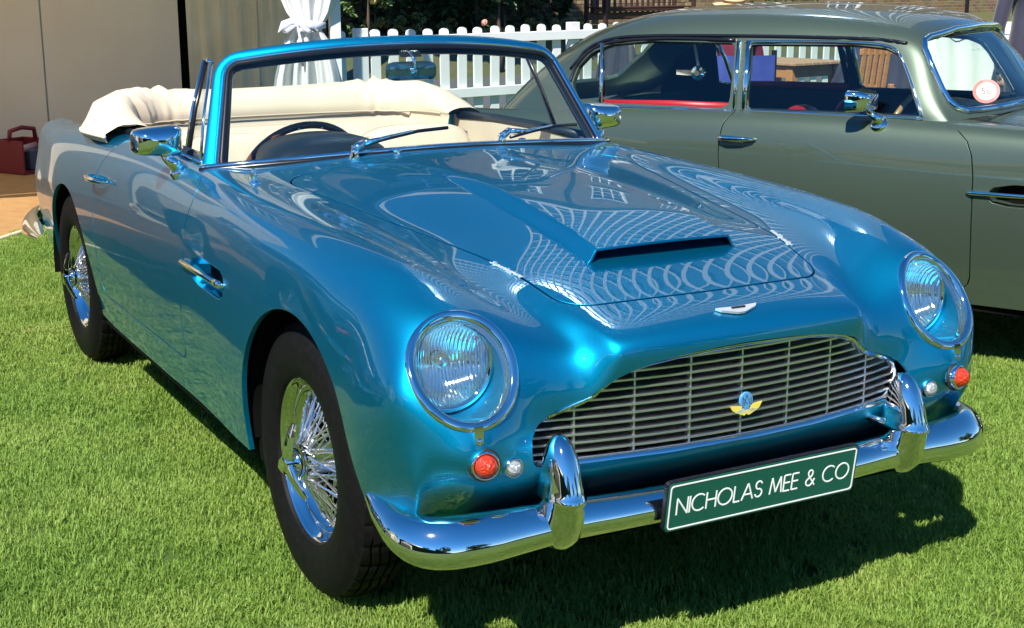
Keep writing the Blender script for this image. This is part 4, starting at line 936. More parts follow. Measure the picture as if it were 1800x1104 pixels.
# chrome surround of the windscreen
b = MB(); ring = []
for i in range(len(W_SCR)):
    (y0, z0), (y1, z1) = W_SCR[i], W_SCR[(i+1) % len(W_SCR)]
    for k_ in range(3): ring.append((y0+(y1-y0)*k_/3, z0+(z1-z0)*k_/3))
def gx(y, z):
    m_ = gh.V[:,0] > -1.25; d_ = ((gh.V[:,1]-y)**2+(gh.V[:,2]-z)**2)+(~m_)*9; j = np.argsort(d_)[:4]; w_ = 1/(d_[j]+1e-5); return float((gh.V[j,0]*w_).sum()/w_.sum())
b.tube([Vector((gx(y, z)+.006, y*1.012, z+(.003 if z > 1.1 else -.004))) for y, z in ring], .0125, 8, closed=True); b.build('windscreen_surround', M['chrome'], gcar, smooth=True)
# cabin
b = MB()
for s in (-1, 1):
    b.grid([[Vector((x, s*.672, z)) for x in (-.95,-1.8,-2.55)] for z in (.935,.70,.30)])
b.grid([[Vector((-2.58, y, z)) for y in (-.66, .66)] for z in (.93,.3)])
b.build('trim_panel', mat('dark_trim', (.016,.009,.008), .6), gcar)
b = MB(); b.box((-1.7, 0, .31), (1.8, 1.3, .02)); b.box((-.93, 0, .62), (.03, 1.3, .6)); b.build('cabin_floor', M['navy'], gcar)
b = MB(); b.grid([[v*1.0 for v in map(Vector, r)] for r in [[(x, y, .955+.015*(1-(y/.6)**2)-(.03 if x < -1.0 else 0)) for y in np.linspace(-.62,.62,12)] for x in (-.78,-.95,-1.03,-1.05)]]); b.build('dashboard', M['navy'], gcar, smooth=True)
rows = []
for x, h, wd in ((-.86,.0,.6),(-.90,.72,.92),(-.94,.93,.98),(-1.0,1.0,1.0),(-1.09,1.0,1.0),(-1.10,.2,.98)):
    rows.append([Vector((x, -.31-.195*wd*math.cos(a), .925+.085*h*max(math.sin(a), 0)**.62)) for a in np.linspace(0, math.pi, 20)])
b = MB(); b.grid(rows); b.build('instrument_hood', M['navy'], gcar, smooth=True)
for s in (-1, 1):
    b = MB(); b.tube([(-1.02, s*.662, .952), (-1.5, s*.668, .95), (-1.78, s*.668, .946)], .016, 8); b.build('door_capping', M['navy'], gcar, smooth=True)
    b = MB(); b.tube([(-1.80, s*.672, .962), (-2.1, s*.674, .960), (-2.42, s*.676, .950)], .018, 8, flat=.7); b.build('side_padding', M['red'], gcar, smooth=True)
    rows = []
    for t in np.linspace(0, 1, 12):
        if t < .6: z = .50+.40*(t/.6); x = -1.48-.12*(t/.6)
        else: a = (t-.6)/.4*math.pi; z = .90+.055*math.sin(a)-(0 if t < .95 else .2); x = -1.60-.09*(1-math.cos(a))/2
        rows.append([Vector((x, s*.35+.23*yy*(1-.25*max(0,t-.4)), z-.06*abs(yy)**3*(t > .3))) for yy in np.linspace(-1, 1, 17)])
    b = MB(); b.grid(rows); b.build('front_seat', M['red'], gcar, smooth=True)
rows = [[Vector((x, y, z-.05*abs(y/.6)**6)) for y in np.linspace(-.60,.60,21)] for z, x in ((.45,-2.15),(.70,-2.25),(.86,-2.32),(.89,-2.36),(.86,-2.42))]
b = MB(); b.grid(rows); b.build('rear_seat', M['navy'], gcar, smooth=True)
f = frame((-1.225, -.30, .85), (-.906, 0, .423), (0,1,0)); b = MB(); b.tube([f @ Vector((.198*math.cos(a), .198*math.sin(a), 0)) for a in np.linspace(0, 2*math.pi, 49)[:-1]], .0125, 8, closed=True); gw = b.build('steering_wheel', mat('pale_rim_wood', (.30,.17,.07), .25, coat=.6), gcar, smooth=True)
b = MB()
for a in (90, 210, 330): a = math.radians(a); b.tube([f @ Vector((.03*math.cos(a), .03*math.sin(a), .02)), f @ Vector((.19*math.cos(a), .19*math.sin(a), 0))], [.03,.022], 8, flat=.25, up=f.to_3x3() @ Vector((-math.sin(a), math.cos(a), 0)))
b.build('wheel_spoke', M['navy'], gw, smooth=True)
# inertia reel and dark pillar padding on the far side
b = MB(); b.prism([(-2.70,1.14),(-2.72,1.06),(-2.78,.95),(-2.86,.905),(-3.0,.89),(-2.4,.87),(-2.38,.95),(-2.47,.96),(-2.49,1.10),(-2.50,1.17),(-2.68,1.18)], 0, .02, Matrix(((1,0,0,0),(0,0,1,.585),(0,1,0,0),(0,0,0,1)))); b.build('pillar_padding', M['void'], gcar)
rf = Matrix(((1,0,0,-2.0),(0,0,-1,-.50),(0,1,0,1.085),(0,0,0,1)))
b = MB(); b.lathe([(.0001,.018),(.012,.018),(.016,.012),(.030,.010),(.034,.004),(.034,-.004)], 24, rf @ Matrix.Translation((-.055,0,0))); b.prism([(-.16,.010),(-.08,.012),(-.08,-.012),(-.16,-.010)], 0, .004, rf); b.build('belt_reel', M['chrome'], gcar, auto=40)
b = MB(); b.prism([(-.064,.03),(-.050,.03),(-.075,.135),(-.085,.135)], -.002, .001, rf); b.build('belt_strap', mat('strap', (.35,.34,.30), .7), gcar)
# door mirror, sticker
base = Vector((-1.16, -.734, .932)); hc = Vector((-1.215, -.775, 1.020)); b = MB(); rows = []
for x, wy, wz in ((-.034,.064,.040),(-.030,.069,.0445),(-.010,.068,.044),(.012,.063,.041),(.030,.050,.033),(.038,.034,.022),(.041,.012,.007)):
    ring = []
    for a in np.linspace(0, 2*math.pi, 41)[:-1]:
        cs, sn = math.cos(a), math.sin(a); yy = wy*np.sign(cs)*abs(cs)**.36; zz = wz*np.sign(sn)*abs(sn)**.40; ring.append(hc+Vector((x+.45*yy*.6, yy, zz)))
    rows.append(ring)
b.grid(rows, wrap=True); n = len(b.V); b.F.append(tuple(range(n-40, n))[::-1]); b.F.append(tuple(range(40))); dm = b.build('door_mirror', M['chrome'], gcar, auto=38)
b = MB(); b.tube([hc+Vector((.015,.022,-.038)), hc+Vector((.03,.03,-.055)), base+Vector((.01,0,.006))], [.010,.016,.028], 12); b.lathe([(.036,-.014),(.036,.002),(.028,.012),(.0001,.016)], 24, frame(base, (.05,-.6,.8))); b.build('mirror_stalk', M['chrome'], dm, smooth=True)
cl_cam = Matrix.Rotation(-GP[2], 4, 'Z') @ (cam.location-Vector((GP[0], GP[1], 0)))
sx_ = gx(-.40, 1.055)-.03; sp_ = Vector((sx_, -.420, 1.050)); sn_ = (cl_cam-sp_).normalized(); sn_ = (sn_+Vector((0,0,.45))).normalized(); f = frame(sp_, sn_, (-sn_.y, sn_.x, .10)); f = f @ Matrix.Scale(1.02, 4)
b = MB(); b.lathe([(.0001,.0006),(.050,.0006)], 40, f); st = b.build('windscreen_sticker', M['white'], gcar)
b = MB(); b.lathe([(.0365,.0012),(.050,.0012)], 40, f); b.build('sticker_ring', M['redprint'], st)
text_mesh('50', .040, mat('print_maroon', (.20,.06,.08), .5), f @ Matrix.Translation((0,0,.0014)), st, ext=.0002, bold=.0003)
# ------------------------------------------------------------------ helpers to set things out on the lawn
CM = cam.matrix_basis.copy() if False else Matrix.LocRotScale(cam.location, cam.rotation_euler, None)
def at(px, py, D):
    """world point at photo position px, py and distance D along the view axis"""
    return CM @ Vector(((px-900)/2460.724*D, -(py-552)/2460.724*D, -D))
def on_z(px, py, z=0.0):
    d = CM.to_3x3() @ Vector(((px-900)/2460.724, -(py-552)/2460.724, -1)); o = CM.translation; return o+d*((z-o.z)/d.z)
FD = Vector((-.195, .981, 0)).normalized(); FN = Vector((FD.y, -FD.x, 0))     # along the fence; FN points to the lawn (+x)
def bank(p):    # ground height: flat lawn, low bank before the house wall
    d = -(Vector((p[0], p[1], 0))-WALL0).dot(FN)*-1
    return 0.6*max(0.0, min(1.0, (3.2-d)/2.4)) if d < 3.2 else 0.0
WALL0 = at(1000, 30, 27.0); WALL0.z = 0
# ---- ground
gm = mat('lawn_soil', (.052,.095,.018), .95, noise=(1.2, (.075,.105,.025), .35, .7), spec=.1)
def strip_mesh(name, a0, a1, s0, s1, z, m_, n=2):
    # rectangle set out from the wall: a = metres in front of the wall, s = metres along it
    V = [WALL0+FD*s+FN*a+Vector((0,0,z)) for a, s in ((a0,s0),(a1,s0),(a1,s1),(a0,s1))]; return link_mesh(name, V, [(0,1,2,3)], m_, None, False)
tag(link_mesh('lawn', [(-150,-150,0),(150,-150,0),(150,150,0),(-150,150,0)], [(0,1,2,3)], gm, None, False), kind='structure')
asph = mat('asphalt', (.085,.083,.085), .9, noise=(25, (.11,.108,.105), .4, .7), bump=(150,.3,.004))
tag(strip_mesh('path', 3.3, 7.6, -40, 60, .006, asph), kind='structure')
bedm = mat('bank_soil', (.10,.085,.035), .95, noise=(6, (.06,.085,.02), .4, .65))
b = MB(); b.grid([[WALL0+FD*s+FN*a+Vector((0,0,z)) for s in np.linspace(-30, 40, 30)] for a, z in ((3.2,.0),(3.1,.03),(1.6,.42),(.9,.58),(-.1,.62))]); tag(b.build('planting_bank', bedm, None, smooth=True), kind='structure')
coir = mat('coir_matting', (.36,.20,.075), .95, noise=(9, (.30,.155,.05), .35, .7), bump=(200,.5,.004))
e0 = on_z(0, 425); e1 = on_z(60, 405); ed = (e1-e0).normalized()
V = [e0-ed*3, e1+ed*.5, Vector((-6.6,1.7,0)), Vector((-8.72,2.7,0)), Vector((-8.72,-3,0)), Vector((-5.2,-3,0))]
o = link_mesh('matting', [v+Vector((0,0,.012)) for v in V], [tuple(range(6))], coir, None, False); tag(o, kind='structure')
b = MB(); b.tube([v+Vector((0,0,.014)) for v in (e0-ed*3, e0, e1, e1+ed*.5)], .016, 6); edg = b.build('matting_edge', mat('hem_rope', (.62,.52,.36), .8), None, smooth=True); tag(edg, kind='structure')
def wall_pt(px, py, a=0.0):
    # point a metres in front of the house wall seen at photo position px, py
    d = CM.to_3x3() @ Vector(((px-900)/2460.724, -(py-552)/2460.724, -1)); o_ = CM.translation; t = (WALL0+FN*a-o_).dot(FN)/d.dot(FN); return o_+d*t
# ---- marquee
mq = empty('marquee', (-8.7, 0, 0), 0, 'beige lined marquee bay with coir floor behind the blue car', 'marquee')
def mqp(o): o.parent = mq; o.matrix_parent_inverse = Matrix.Translation((8.7,0,0)); return o
lining = mat('marquee_lining', (.66,.57,.44), .85, noise=(1.5, (.61,.51,.38), .35, .7), bump=(5,.25,.03,(1,1,.25)))
lining2 = mat('marquee_lining_warm', (.68,.58,.38), .85, noise=(2.5, (.55,.45,.27), .35, .7), bump=(7,.5,.03,(1,2.5,.2)))
def wp(px): return on_wall(px)
def on_wall(px, x=-8.67):
    d = CM.to_3x3() @ Vector(((px-900)/2460.724, -(100-552)/2460.724, -1)); o_ = CM.translation; return (o_+d*((x-o_.x)/d.x)).y
ys = [-2.9, -1.15, on_wall(76), on_wall(317), on_wall(329), on_wall(455), on_wall(535)]
for i, (y0, y1) in enumerate(zip(ys[:-1], ys[1:])):
    if i == 3: continue
    b = MB(); n = 14; wv = .010 if i < 3 else .03
    rows = [[Vector((-8.67+.02*((i*7) % 3)*.5+wv*math.sin(k*1.9+i)*math.sin(z*1.3+i)*.5, y0+.006+(y1-y0-.012)*k/n, z)) for k in range(n+1)] for z in np.linspace(0.01, 3.0, 9)]
    b.grid(rows); mqp(b.build('wall_panel', lining if i < 3 else lining2, None, smooth=True))
b = MB(); b.box((-8.80, (ys[3]+ys[4])/2, 1.5), (.05, .16, 3.0)); mqp(b.build('panel_gap', M['void'], None))
cyl = at(590, 30, 9.6)
roofm = mat('marquee_roof', (.74,.72,.66), .8)
_n = roofm.node_tree.nodes; _l = roofm.node_tree.links; _t = _n.new('ShaderNodeBsdfTranslucent'); _t.inputs[0].default_value = (.72,.64,.50,1); _m = _n.new('ShaderNodeMixShader'); _m.inputs[0].default_value = .6
_l.new(_n['Principled BSDF'].outputs[0], _m.inputs[1]); _l.new(_t.outputs[0], _m.inputs[2]); _l.new(_m.outputs[0], _n['Material Output'].inputs[0])
b = MB(); yA, yB = -3.0, 1.45
P0 = [(-5.72, 2.55), (-7.2, 3.35), (-8.85, 3.05)]
b.grid([[Vector((x, y, z+.0)) for x, z in P0] for y in np.linspace(yA, yB, 8)]); b.grid([[Vector((-5.70, y, z)) for z in (2.55, 2.30+.03*math.sin(y*9))] for y in np.linspace(yA, yB, 60)])
b.grid([[Vector((-8.85, y, z)) for z in (3.05, 0.0)] for y in (yA, 2.75)]); b.grid([[Vector((x, yA, z)) for z in (2.6, 0)] for x in (-5.72,-8.85)]); b.grid([[Vector((-5.75-.4*k, yB+.2*k, z)) for k in range(8)] for z in (2.55+.0, 3.1)])
mqp(b.build('canopy', roofm, None))
b = MB(); lp = at(588, 30, 9.55); b.box((lp.x, lp.y, 1.3), (.045,.075,2.6), bev=.004); b.box((lp.x+.0, lp.y+.002, .05), (.12,.12,.01)); mqp(b.build('marquee_leg', M['whitewood'], None))
# ---- tied white curtain
def curtain():
    c0 = at(540, 45, 9.5); ax = Vector((.484,.875,0)); rows = []
    prof = [(2.55,.30,.11),(2.2,.31,.11),(1.85,.30,.10),(1.55,.25,.09),(1.38,.20,.075),(1.27,.155,.06),(1.215,.115,.05),(1.18,.098,.045),(1.14,.105,.05),(1.08,.15,.06),(.98,.18,.07),(.85,.215,.08),(.6,.25,.085),(.3,.27,.09),(.02,.28,.09)]
    for z, w_, dp in prof:
        sh = .02 if z > 1.2 else -.03*max(0, (1.2-z))
        row = []
        for k in range(97):
            t = k/96*2-1; fold = math.sin(t*16+z*.8)*.55+math.sin(t*7.3+2+z*.4)*.45
            tie = max(.30, min(1, abs(z-1.18)*4)); row.append(Vector((c0.x, c0.y, z))+ax*(t*w_+sh)+Vector((.875,-.484,0))*(fold*dp*tie*.95+.02))
        rows.append(row)
    b = MB(); b.grid(rows); return b, c0, ax
cb, c0, ax = curtain()
cur = cb.build('curtain', mat('white_drape', (.60,.61,.60), .7, sheen=.2), None, smooth=True); tag(cur, 'white drape gathered and tied with a lilac bow at the marquee corner', 'curtain')
lil = mat('lilac_ribbon', (.60,.60,.74), .5); fwd = Vector((.875,-.484,0))
b = MB(); kn = Vector((c0.x, c0.y, 1.185))-ax*.055+fwd*.075
b.tube([kn+ax*-.05+fwd*-.03, kn, kn+ax*.10+fwd*.0+Vector((0,0,-.01)), kn+ax*.18+fwd*-.06], [.018,.016,.022,.022], 8, flat=.35); bw = b.build('ribbon_band', lil, cur, smooth=True)
b = MB(); dome(b, frame(kn, fwd), .018, .016); b.build('ribbon_knot', lil, bw, smooth=True)
for s in (-1, 1):
    b = MB(); pts = [kn, kn+ax*(.04*s)+Vector((0,0,.025)), kn+ax*(.085*s)+Vector((0,0,.0)), kn+ax*(.12*s)+Vector((0,0,-.045)), kn+ax*(.075*s)+Vector((0,0,-.035)), kn+ax*.01*s]
    b.tube(pts, [.008,.024,.034,.016,.022,.008], 8, flat=.3); b.build('ribbon_loop', lil, bw, smooth=True)
b = MB(); b.tube([kn+fwd*.01, kn+Vector((0,0,-.10))+fwd*.02+ax*.02, kn+Vector((0,0,-.19))+fwd*.02+ax*.015, kn+Vector((0,0,-.27))+ax*.025], [.008,.022,.028,.020], 8, flat=.35); b.build('ribbon_tail', lil, bw, smooth=True)
# ---- red carrier by the marquee wall
ccp = on_z(36, 303); cr = empty('red_carrier', (ccp.x+.1, ccp.y+.02, .014), .55, 'dark red open-fronted carrier on the matting by the marquee wall', 'carrier')
rdp = mat('red_plastic', (.16,.010,.018), .45)
b = MB(); b.box((0,-.13,.13), (.30,.015,.26), bev=.005); b.build('side_panel', rdp, cr); b = MB(); b.box((0,.13,.13), (.30,.015,.26), bev=.005); b.build('side_panel', rdp, cr)
b = MB(); b.box((-.14,0,.13), (.015,.26,.26), bev=.004); b.build('back_panel', rdp, cr); b = MB(); b.box((0,0,.01), (.30,.26,.02)); b.build('base', rdp, cr)
b = MB(); b.tube([(0,-.13,.25), (0,-.12,.33), (0,0,.35), (0,.12,.33), (0,.13,.25)], .018, 8); b.build('handle', rdp, cr, smooth=True)
b = MB(); b.box((.02,.03,.10), (.16,.10,.16), bev=.01); b.build('content', mat('grey_tool', (.06,.07,.10), .4), cr); b = MB(); b.tube([(.03,-.07,.18),(.03,.10,.20)], .03, 10); b.build('content', mat('pale_tin', (.35,.22,.22), .4), cr, smooth=True)
# ---- picket fence
F0 = Vector((-9.41, 3.206, 0)); fence = empty('picket_fence', F0, math.atan2(FD.y, FD.x), 'white picket fence with round topped pales across the lawn', 'fence')
def pale():
    b = MB(); w_, t_, h_ = .108, .020, 1.015; pr = [(-w_/2,.04)]+[(-w_/2*math.cos(a)*1.0, h_-.035+.035*math.sin(a)) for a in np.linspace(0, math.pi, 9)]+[(w_/2,.04)]
    b.prism([(p[0], p[1]) for p in pr], -t_/2, t_/2, Matrix(((1,0,0,0),(0,0,1,0),(0,1,0,0),(0,0,0,1)))); return b
p0 = pale().build('picket', M['whitewood'], fence); pme = p0.data; posts = (.238, 2.99, 5.82, 8.7); k_ = 0
S_ = [.005, .402]
while S_[-1] < 9.6: S_.append(S_[-1]+.2045+.0012*len(S_))
for s in S_:
    if min(abs(s-q) for q in posts) < .10: continue
    q = p0 if k_ == 0 else bpy.data.objects.new('picket', pme)
    if k_: C.objects.link(q); q.parent = fence
    q.location = (s, 0, random.uniform(-.008,.008)); q.rotation_euler = (0, random.uniform(-.012,.012), 0); k_ += 1
for q in posts:
    b = MB(); b.box((q, .02, .515), (.13,.09,1.03), bev=.006); b.build('fence_post', M['whitewood'], fence)
for z in (.90, .36):
    b = MB(); b.box((4.7, -.032, z), (9.9, .04, .095), bev=.004); b.build('fence_rail', M['whitewood'], fence)
# ------------------------------------------------------------------ house, bench, plants behind the path
rot_w = math.atan2(FD.y, FD.x)
house = empty('brick_house', WALL0, rot_w, 'tall brown brick house with white sash windows behind the path', 'house')
def brick_mat():
    m = mat('stock_brick', (.30,.22,.12), .85); n = m.node_tree.nodes; l = m.node_tree.links; b_ = n['Principled BSDF']
    tc = n.new('ShaderNodeTexCoord'); mp = n.new('ShaderNodeMapping'); mp.inputs['Rotation'].default_value = (math.pi/2, 0, 0); l.new(tc.outputs['Object'], mp.inputs[0])
    bt = n.new('ShaderNodeTexBrick'); bt.inputs['Scale'].default_value = 1.0; bt.inputs['Brick Width'].default_value = .225; bt.inputs['Row Height'].default_value = .075; bt.inputs['Mortar Size'].default_value = .005
    bt.inputs['Color1'].default_value = (.19,.115,.055,1); bt.inputs['Color2'].default_value = (.30,.20,.10,1); bt.inputs['Mortar'].default_value = (.40,.34,.24,1); l.new(mp.outputs[0], bt.inputs['Vector'])
    nz = n.new('ShaderNodeTexNoise'); nz.inputs['Scale'].default_value = 3; l.new(tc.outputs['Object'], nz.inputs['Vector']); mx = n.new('ShaderNodeMix'); mx.data_type = 'RGBA'; mx.blend_type = 'MULTIPLY'; mx.inputs[0].default_value = .5
    l.new(bt.outputs['Color'], mx.inputs[6]); l.new(nz.outputs['Color'], mx.inputs[7]); l.new(mx.outputs[2], b_.inputs['Base Color']); return m
M['brickwall'] = brick_mat()
M['sash'] = mat('white_sash', (.80,.80,.78), .4)
M['pane'] = mat('window_pane', (.02,.03,.04), .05, coat=.5)
WX0, WX1 = -16.0, 34.0; HT = 10.5
wins = []
for fl, (z0, h_) in enumerate(((1.9,1.75),(4.9,1.9),(7.9,1.4))):
    for k in range(15): wins.append((WX0+2.0+k*3.25, z0, 1.5, h_))
b = MB(); xs = sorted({WX0, WX1, *[w_[0]-w_[2]/2 for w_ in wins], *[w_[0]+w_[2]/2 for w_ in wins]}); zs_ = sorted({.0, HT, *[w_[1] for w_ in wins], *[w_[1]+w_[3] for w_ in wins]})
for i in range(len(xs)-1):
    for j in range(len(zs_)-1):
        cx, cz = (xs[i]+xs[i+1])/2, (zs_[j]+zs_[j+1])/2
        if any(abs(cx-w_[0]) < w_[2]/2 and w_[1] < cz < w_[1]+w_[3] for w_ in wins): continue
        b.add([(xs[i],0,zs_[j]),(xs[i+1],0,zs_[j]),(xs[i+1],0,zs_[j+1]),(xs[i],0,zs_[j+1])], [(0,1,2,3)])
wall = b.build('wall', M['brickwall'], house)
def win_mesh(h_):
    b = MB(); w_ = 1.5
    for x, wd in ((-w_/2+.05,.10),(w_/2-.05,.10)): b.box((x,.07,h_/2), (wd,.10,h_))
    for z, wd in ((.05,.10),(h_-.05,.10),(h_/2,.07)): b.box((0,.07,z), (w_-.2,.09,wd))
    for x in (-.22,.22): b.box((x,.08,h_/2), (.035,.04,h_-.2))
    for z in (h_*.27,h_*.75): b.box((0,.083,z), (w_-.2,.035,.035))
    return b
wm = {}
for x, z, w_, h_ in wins:
    if h_ not in wm:
        t = win_mesh(h_).build('window', M['sash'], None); p_ = MB().add([(-.68,.10,.08),(.68,.10,.08),(.68,.10,h_-.08),(-.68,.10,h_-.08)], [(0,1,2,3)]).build('pane', M['pane'], None); s_ = MB().box((0,-.04,-.05), (1.7,.22,.09)).build('sill', M['sash'], None)
        wm[h_] = (t.data, p_.data, s_.data); [bpy.data.objects.remove(q) for q in (t, p_, s_)]
    o = bpy.data.objects.new('window', wm[h_][0]); C.objects.link(o); o.parent = house; o.location = (x, 0, z)
    for nm, me in (('pane', wm[h_][1]), ('sill', wm[h_][2])): q = bpy.data.objects.new(nm, me); C.objects.link(q); q.parent = o
b = MB(); b.box(((WX0+WX1)/2, -.06, HT+.12), (WX1-WX0+.3,.35,.24)); b.box(((WX0+WX1)/2, -.03, 4.35), (WX1-WX0,.10,.16)); b.build('cornice', M['sash'], house)
b = MB(); b.add([(WX0,0,HT+.24),(WX1,0,HT+.24),(WX1,4,HT+2.4),(WX0,4,HT+2.4)], [(0,1,2,3)]); b.build('roof', mat('slate', (.05,.055,.065), .6), house)
b = MB(); b.box(((WX0+WX1)/2, 4.5, HT/2), (WX1-WX0, 8.5, HT-.2)); b.build('rear_block', M['brickwall'], house)
for k in range(4):
    b = MB(); b.tube([(WX0+3.6+k*13, -.07, 0), (WX0+3.6+k*13, -.07, HT)], .05, 8); b.build('downpipe', M['trim'], house)
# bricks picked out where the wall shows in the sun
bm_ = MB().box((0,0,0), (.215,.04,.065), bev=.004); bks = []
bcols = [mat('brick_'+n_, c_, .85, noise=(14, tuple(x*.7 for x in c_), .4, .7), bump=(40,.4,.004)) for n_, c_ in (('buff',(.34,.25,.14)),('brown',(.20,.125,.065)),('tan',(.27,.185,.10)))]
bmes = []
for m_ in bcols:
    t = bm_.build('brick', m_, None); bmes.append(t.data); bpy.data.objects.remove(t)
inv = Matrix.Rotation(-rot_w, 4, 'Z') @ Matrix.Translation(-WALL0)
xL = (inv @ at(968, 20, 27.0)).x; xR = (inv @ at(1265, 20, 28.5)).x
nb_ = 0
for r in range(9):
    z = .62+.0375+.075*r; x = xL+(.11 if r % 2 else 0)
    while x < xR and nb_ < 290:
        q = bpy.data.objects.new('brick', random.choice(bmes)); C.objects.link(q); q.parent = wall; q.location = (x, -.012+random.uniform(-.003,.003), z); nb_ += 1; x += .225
# ---- office tower beyond, seen mirrored in the bonnet
tower = empty('office_tower', (-45, 39.6, 0), math.radians(49), 'tall office block with a white frame grid beyond the brick house', 'tower')
TW, THH = 27, 70; M['towerframe'] = mat('tower_frame', (.42,.46,.50), .5)
b = MB(); b.box((0, 6, THH/2), (TW, 12, THH)); b.build('glass_wall', mat('tower_glass', (.06,.15,.26), .1, .3), tower)
b = MB()
for k in range(23): b.box((-TW/2+k*TW/22, -.20, THH/2), (.30,.4,THH))
b.build('mullion_row', M['towerframe'], tower)['kind'] = 'stuff'
b = MB()
for k in range(28): b.box((0, -.16, 1.5+k*2.5), (TW,.30,.28))
b.build('floor_band', M['towerframe'], tower)['kind'] = 'stuff'
# ---- bench
bp_ = at(1042, 45, 25.2); bn = empty('garden_bench', (bp_.x, bp_.y, .52), rot_w, 'dark brown slatted garden bench against the brick wall', 'bench')
bmt = mat('dark_teak', (.045,.020,.016), .5, noise=(8, (.07,.035,.028), .4, .7, (1,1,6)))
L_ = 2.35
def bx(nm, c_, d_, **kw): b = MB(); b.box(c_, d_, bev=.006); return b.build(nm, bmt, bn)
bx('seat_rail', (L_/2, -.02, .42), (L_,.05,.09)); bx('top_rail', (L_/2, .22, .92), (L_,.045,.10)); bx('back_rail', (L_/2, .16, .30), (L_,.05,.12))
for k in range(3): bx('seat_slat', (L_/2, -.01-.12*(k-1), .45), (L_,.09,.025))
for x in (.03, L_-.03):
    bx('leg', (x, .20, .46), (.07,.07,.92)); bx('leg', (x, -.30, .31), (.07,.07,.62)); bx('arm_rest', (x, -.06, .63), (.08,.58,.04))
for k in range(15): bx('back_slat', (.16+k*(L_-.32)/14, .20, .60), (.065,.022,.56))
# ---- foliage helpers
def leaf_mat(name, c1, c2): return mat(name, c1, .55, noise=(9, c2, .35, .65), spec=.3)
def leafy(name, cen, rad, n, size, m_, parent=None, seed=1, shape=None, flat=.55):
    rnd = random.Random(seed); V = []; F = []
    cl = [(Vector((rnd.gauss(0,.5), rnd.gauss(0,.5), rnd.gauss(0,.5))), rnd.uniform(.18,.42)) for _ in range(max(6, n//60))]
    for i in range(n):
        cc, cr_ = rnd.choice(cl); p = cc+Vector((rnd.gauss(0,cr_*.6), rnd.gauss(0,cr_*.6), rnd.gauss(0,cr_*.6)))
        if p.length > 1.25: p *= 1.25/p.length
        p = Vector(cen)+Vector((p.x*rad[0], p.y*rad[1], p.z*rad[2])); s = size*rnd.uniform(.6,1.3)
        q = Euler((rnd.uniform(-1,1), rnd.uniform(-1,1), rnd.uniform(0,6.28))).to_matrix(); i0 = len(V)
        V += [p+q @ Vector(v) for v in ((-.5*s,0,0),(-.1*s,-.28*s*flat*1.8,.05*s),(.5*s,0,-.06*s),(-.1*s,.28*s*flat*1.8,.05*s))]; F.append((i0,i0+1,i0+2,i0+3))
    return link_mesh(name, V, F, m_, parent, False)
lm_rose = leaf_mat('rose_leaf', (.10,.17,.05), (.16,.24,.08)); lm_dark = leaf_mat('evergreen_leaf', (.022,.045,.016), (.04,.07,.02)); lm_hedge = leaf_mat('hedge_leaf', (.035,.085,.02), (.06,.12,.03)); bark = mat('bark', (.07,.05,.035), .9)
def rose(px, py, D, label, seed, bloom=None, yel=False):
    p = at(px, py, D); base = Vector((p.x, p.y, bank(p)-.03)); o = empty('rose_bush', base, 0, label, 'rose bush')
    b = MB(); top = p-base; b.tube([(0,0,0), (.06,.02,top.z*.4), (top.x*.5-.03,top.y*.5,top.z*.75), (top.x,top.y,top.z+.15)], [.04,.036,.028,.012], 8)
    b.tube([(0,.05,0), (-.05,.12,top.z*.5), (-.12,.16,top.z*.9)], [.025,.02,.01], 6); b.build('stem', bark, o, smooth=True)
    leafy('foliage', top+Vector((0,0,.30)), (.36,.36,.42), 420, .085, lm_rose, o, seed)
    leafy('foliage', Vector((-.1,-.18,top.z*.55)), (.16,.16,.16), 40, .07, lm_rose, o, seed+9)
    if bloom:
        for bp2 in bloom:
            q = at(*bp2)-base; b = MB()
            for k in range(11):
                a = k*2.4; r = .012+.0042*k; b.lathe([(r*.4,-.02),(r,.0),(r*1.05,.028-.002*k),(r*.85,.038-.002*k)], 9, Matrix.Translation(q+Vector((.005*math.cos(a),.005*math.sin(a),0))) @ Matrix.Rotation(a,4,'Z') @ Matrix.Rotation(1.1,4,'Y'))
            b.build('bloom', mat('yellow_petal', (.78,.55,.16), .6) if yel else mat('pink_petal', (.62,.28,.22), .6), o, smooth=True)
    return o
rose(648, 14, 21.5, 'rose bush with a yellow bloom rising beside the white curtain', 3, [(656,2,21.2)], True)
rose(878, 14, 22.0, 'rose bush with pale yellowed leaves and a small pink bud over the fence', 5, [(852,40,21.8)])
# dark evergreen foliage added to deepen the shade on the wall
dp_ = wall_pt(790, 10, .55); cl_ = empty('wall_shade_shrub', (dp_.x, dp_.y, .5), rot_w, 'dark dense evergreen shrub against the wall behind the roses', 'shrub')
leafy('foliage', (0,0,.9), (2.35,.35,1.1), 5200, .17, lm_dark, cl_, 11); b = MB()
for k in range(7): b.tube([(-1.9+k*.62,0,0), (-1.85+k*.62,.05,.8), (-1.7+k*.6,.05,1.7)], [.05,.04,.02], 6)
b.build('stems', bark, cl_, smooth=True)['kind'] = 'stuff'
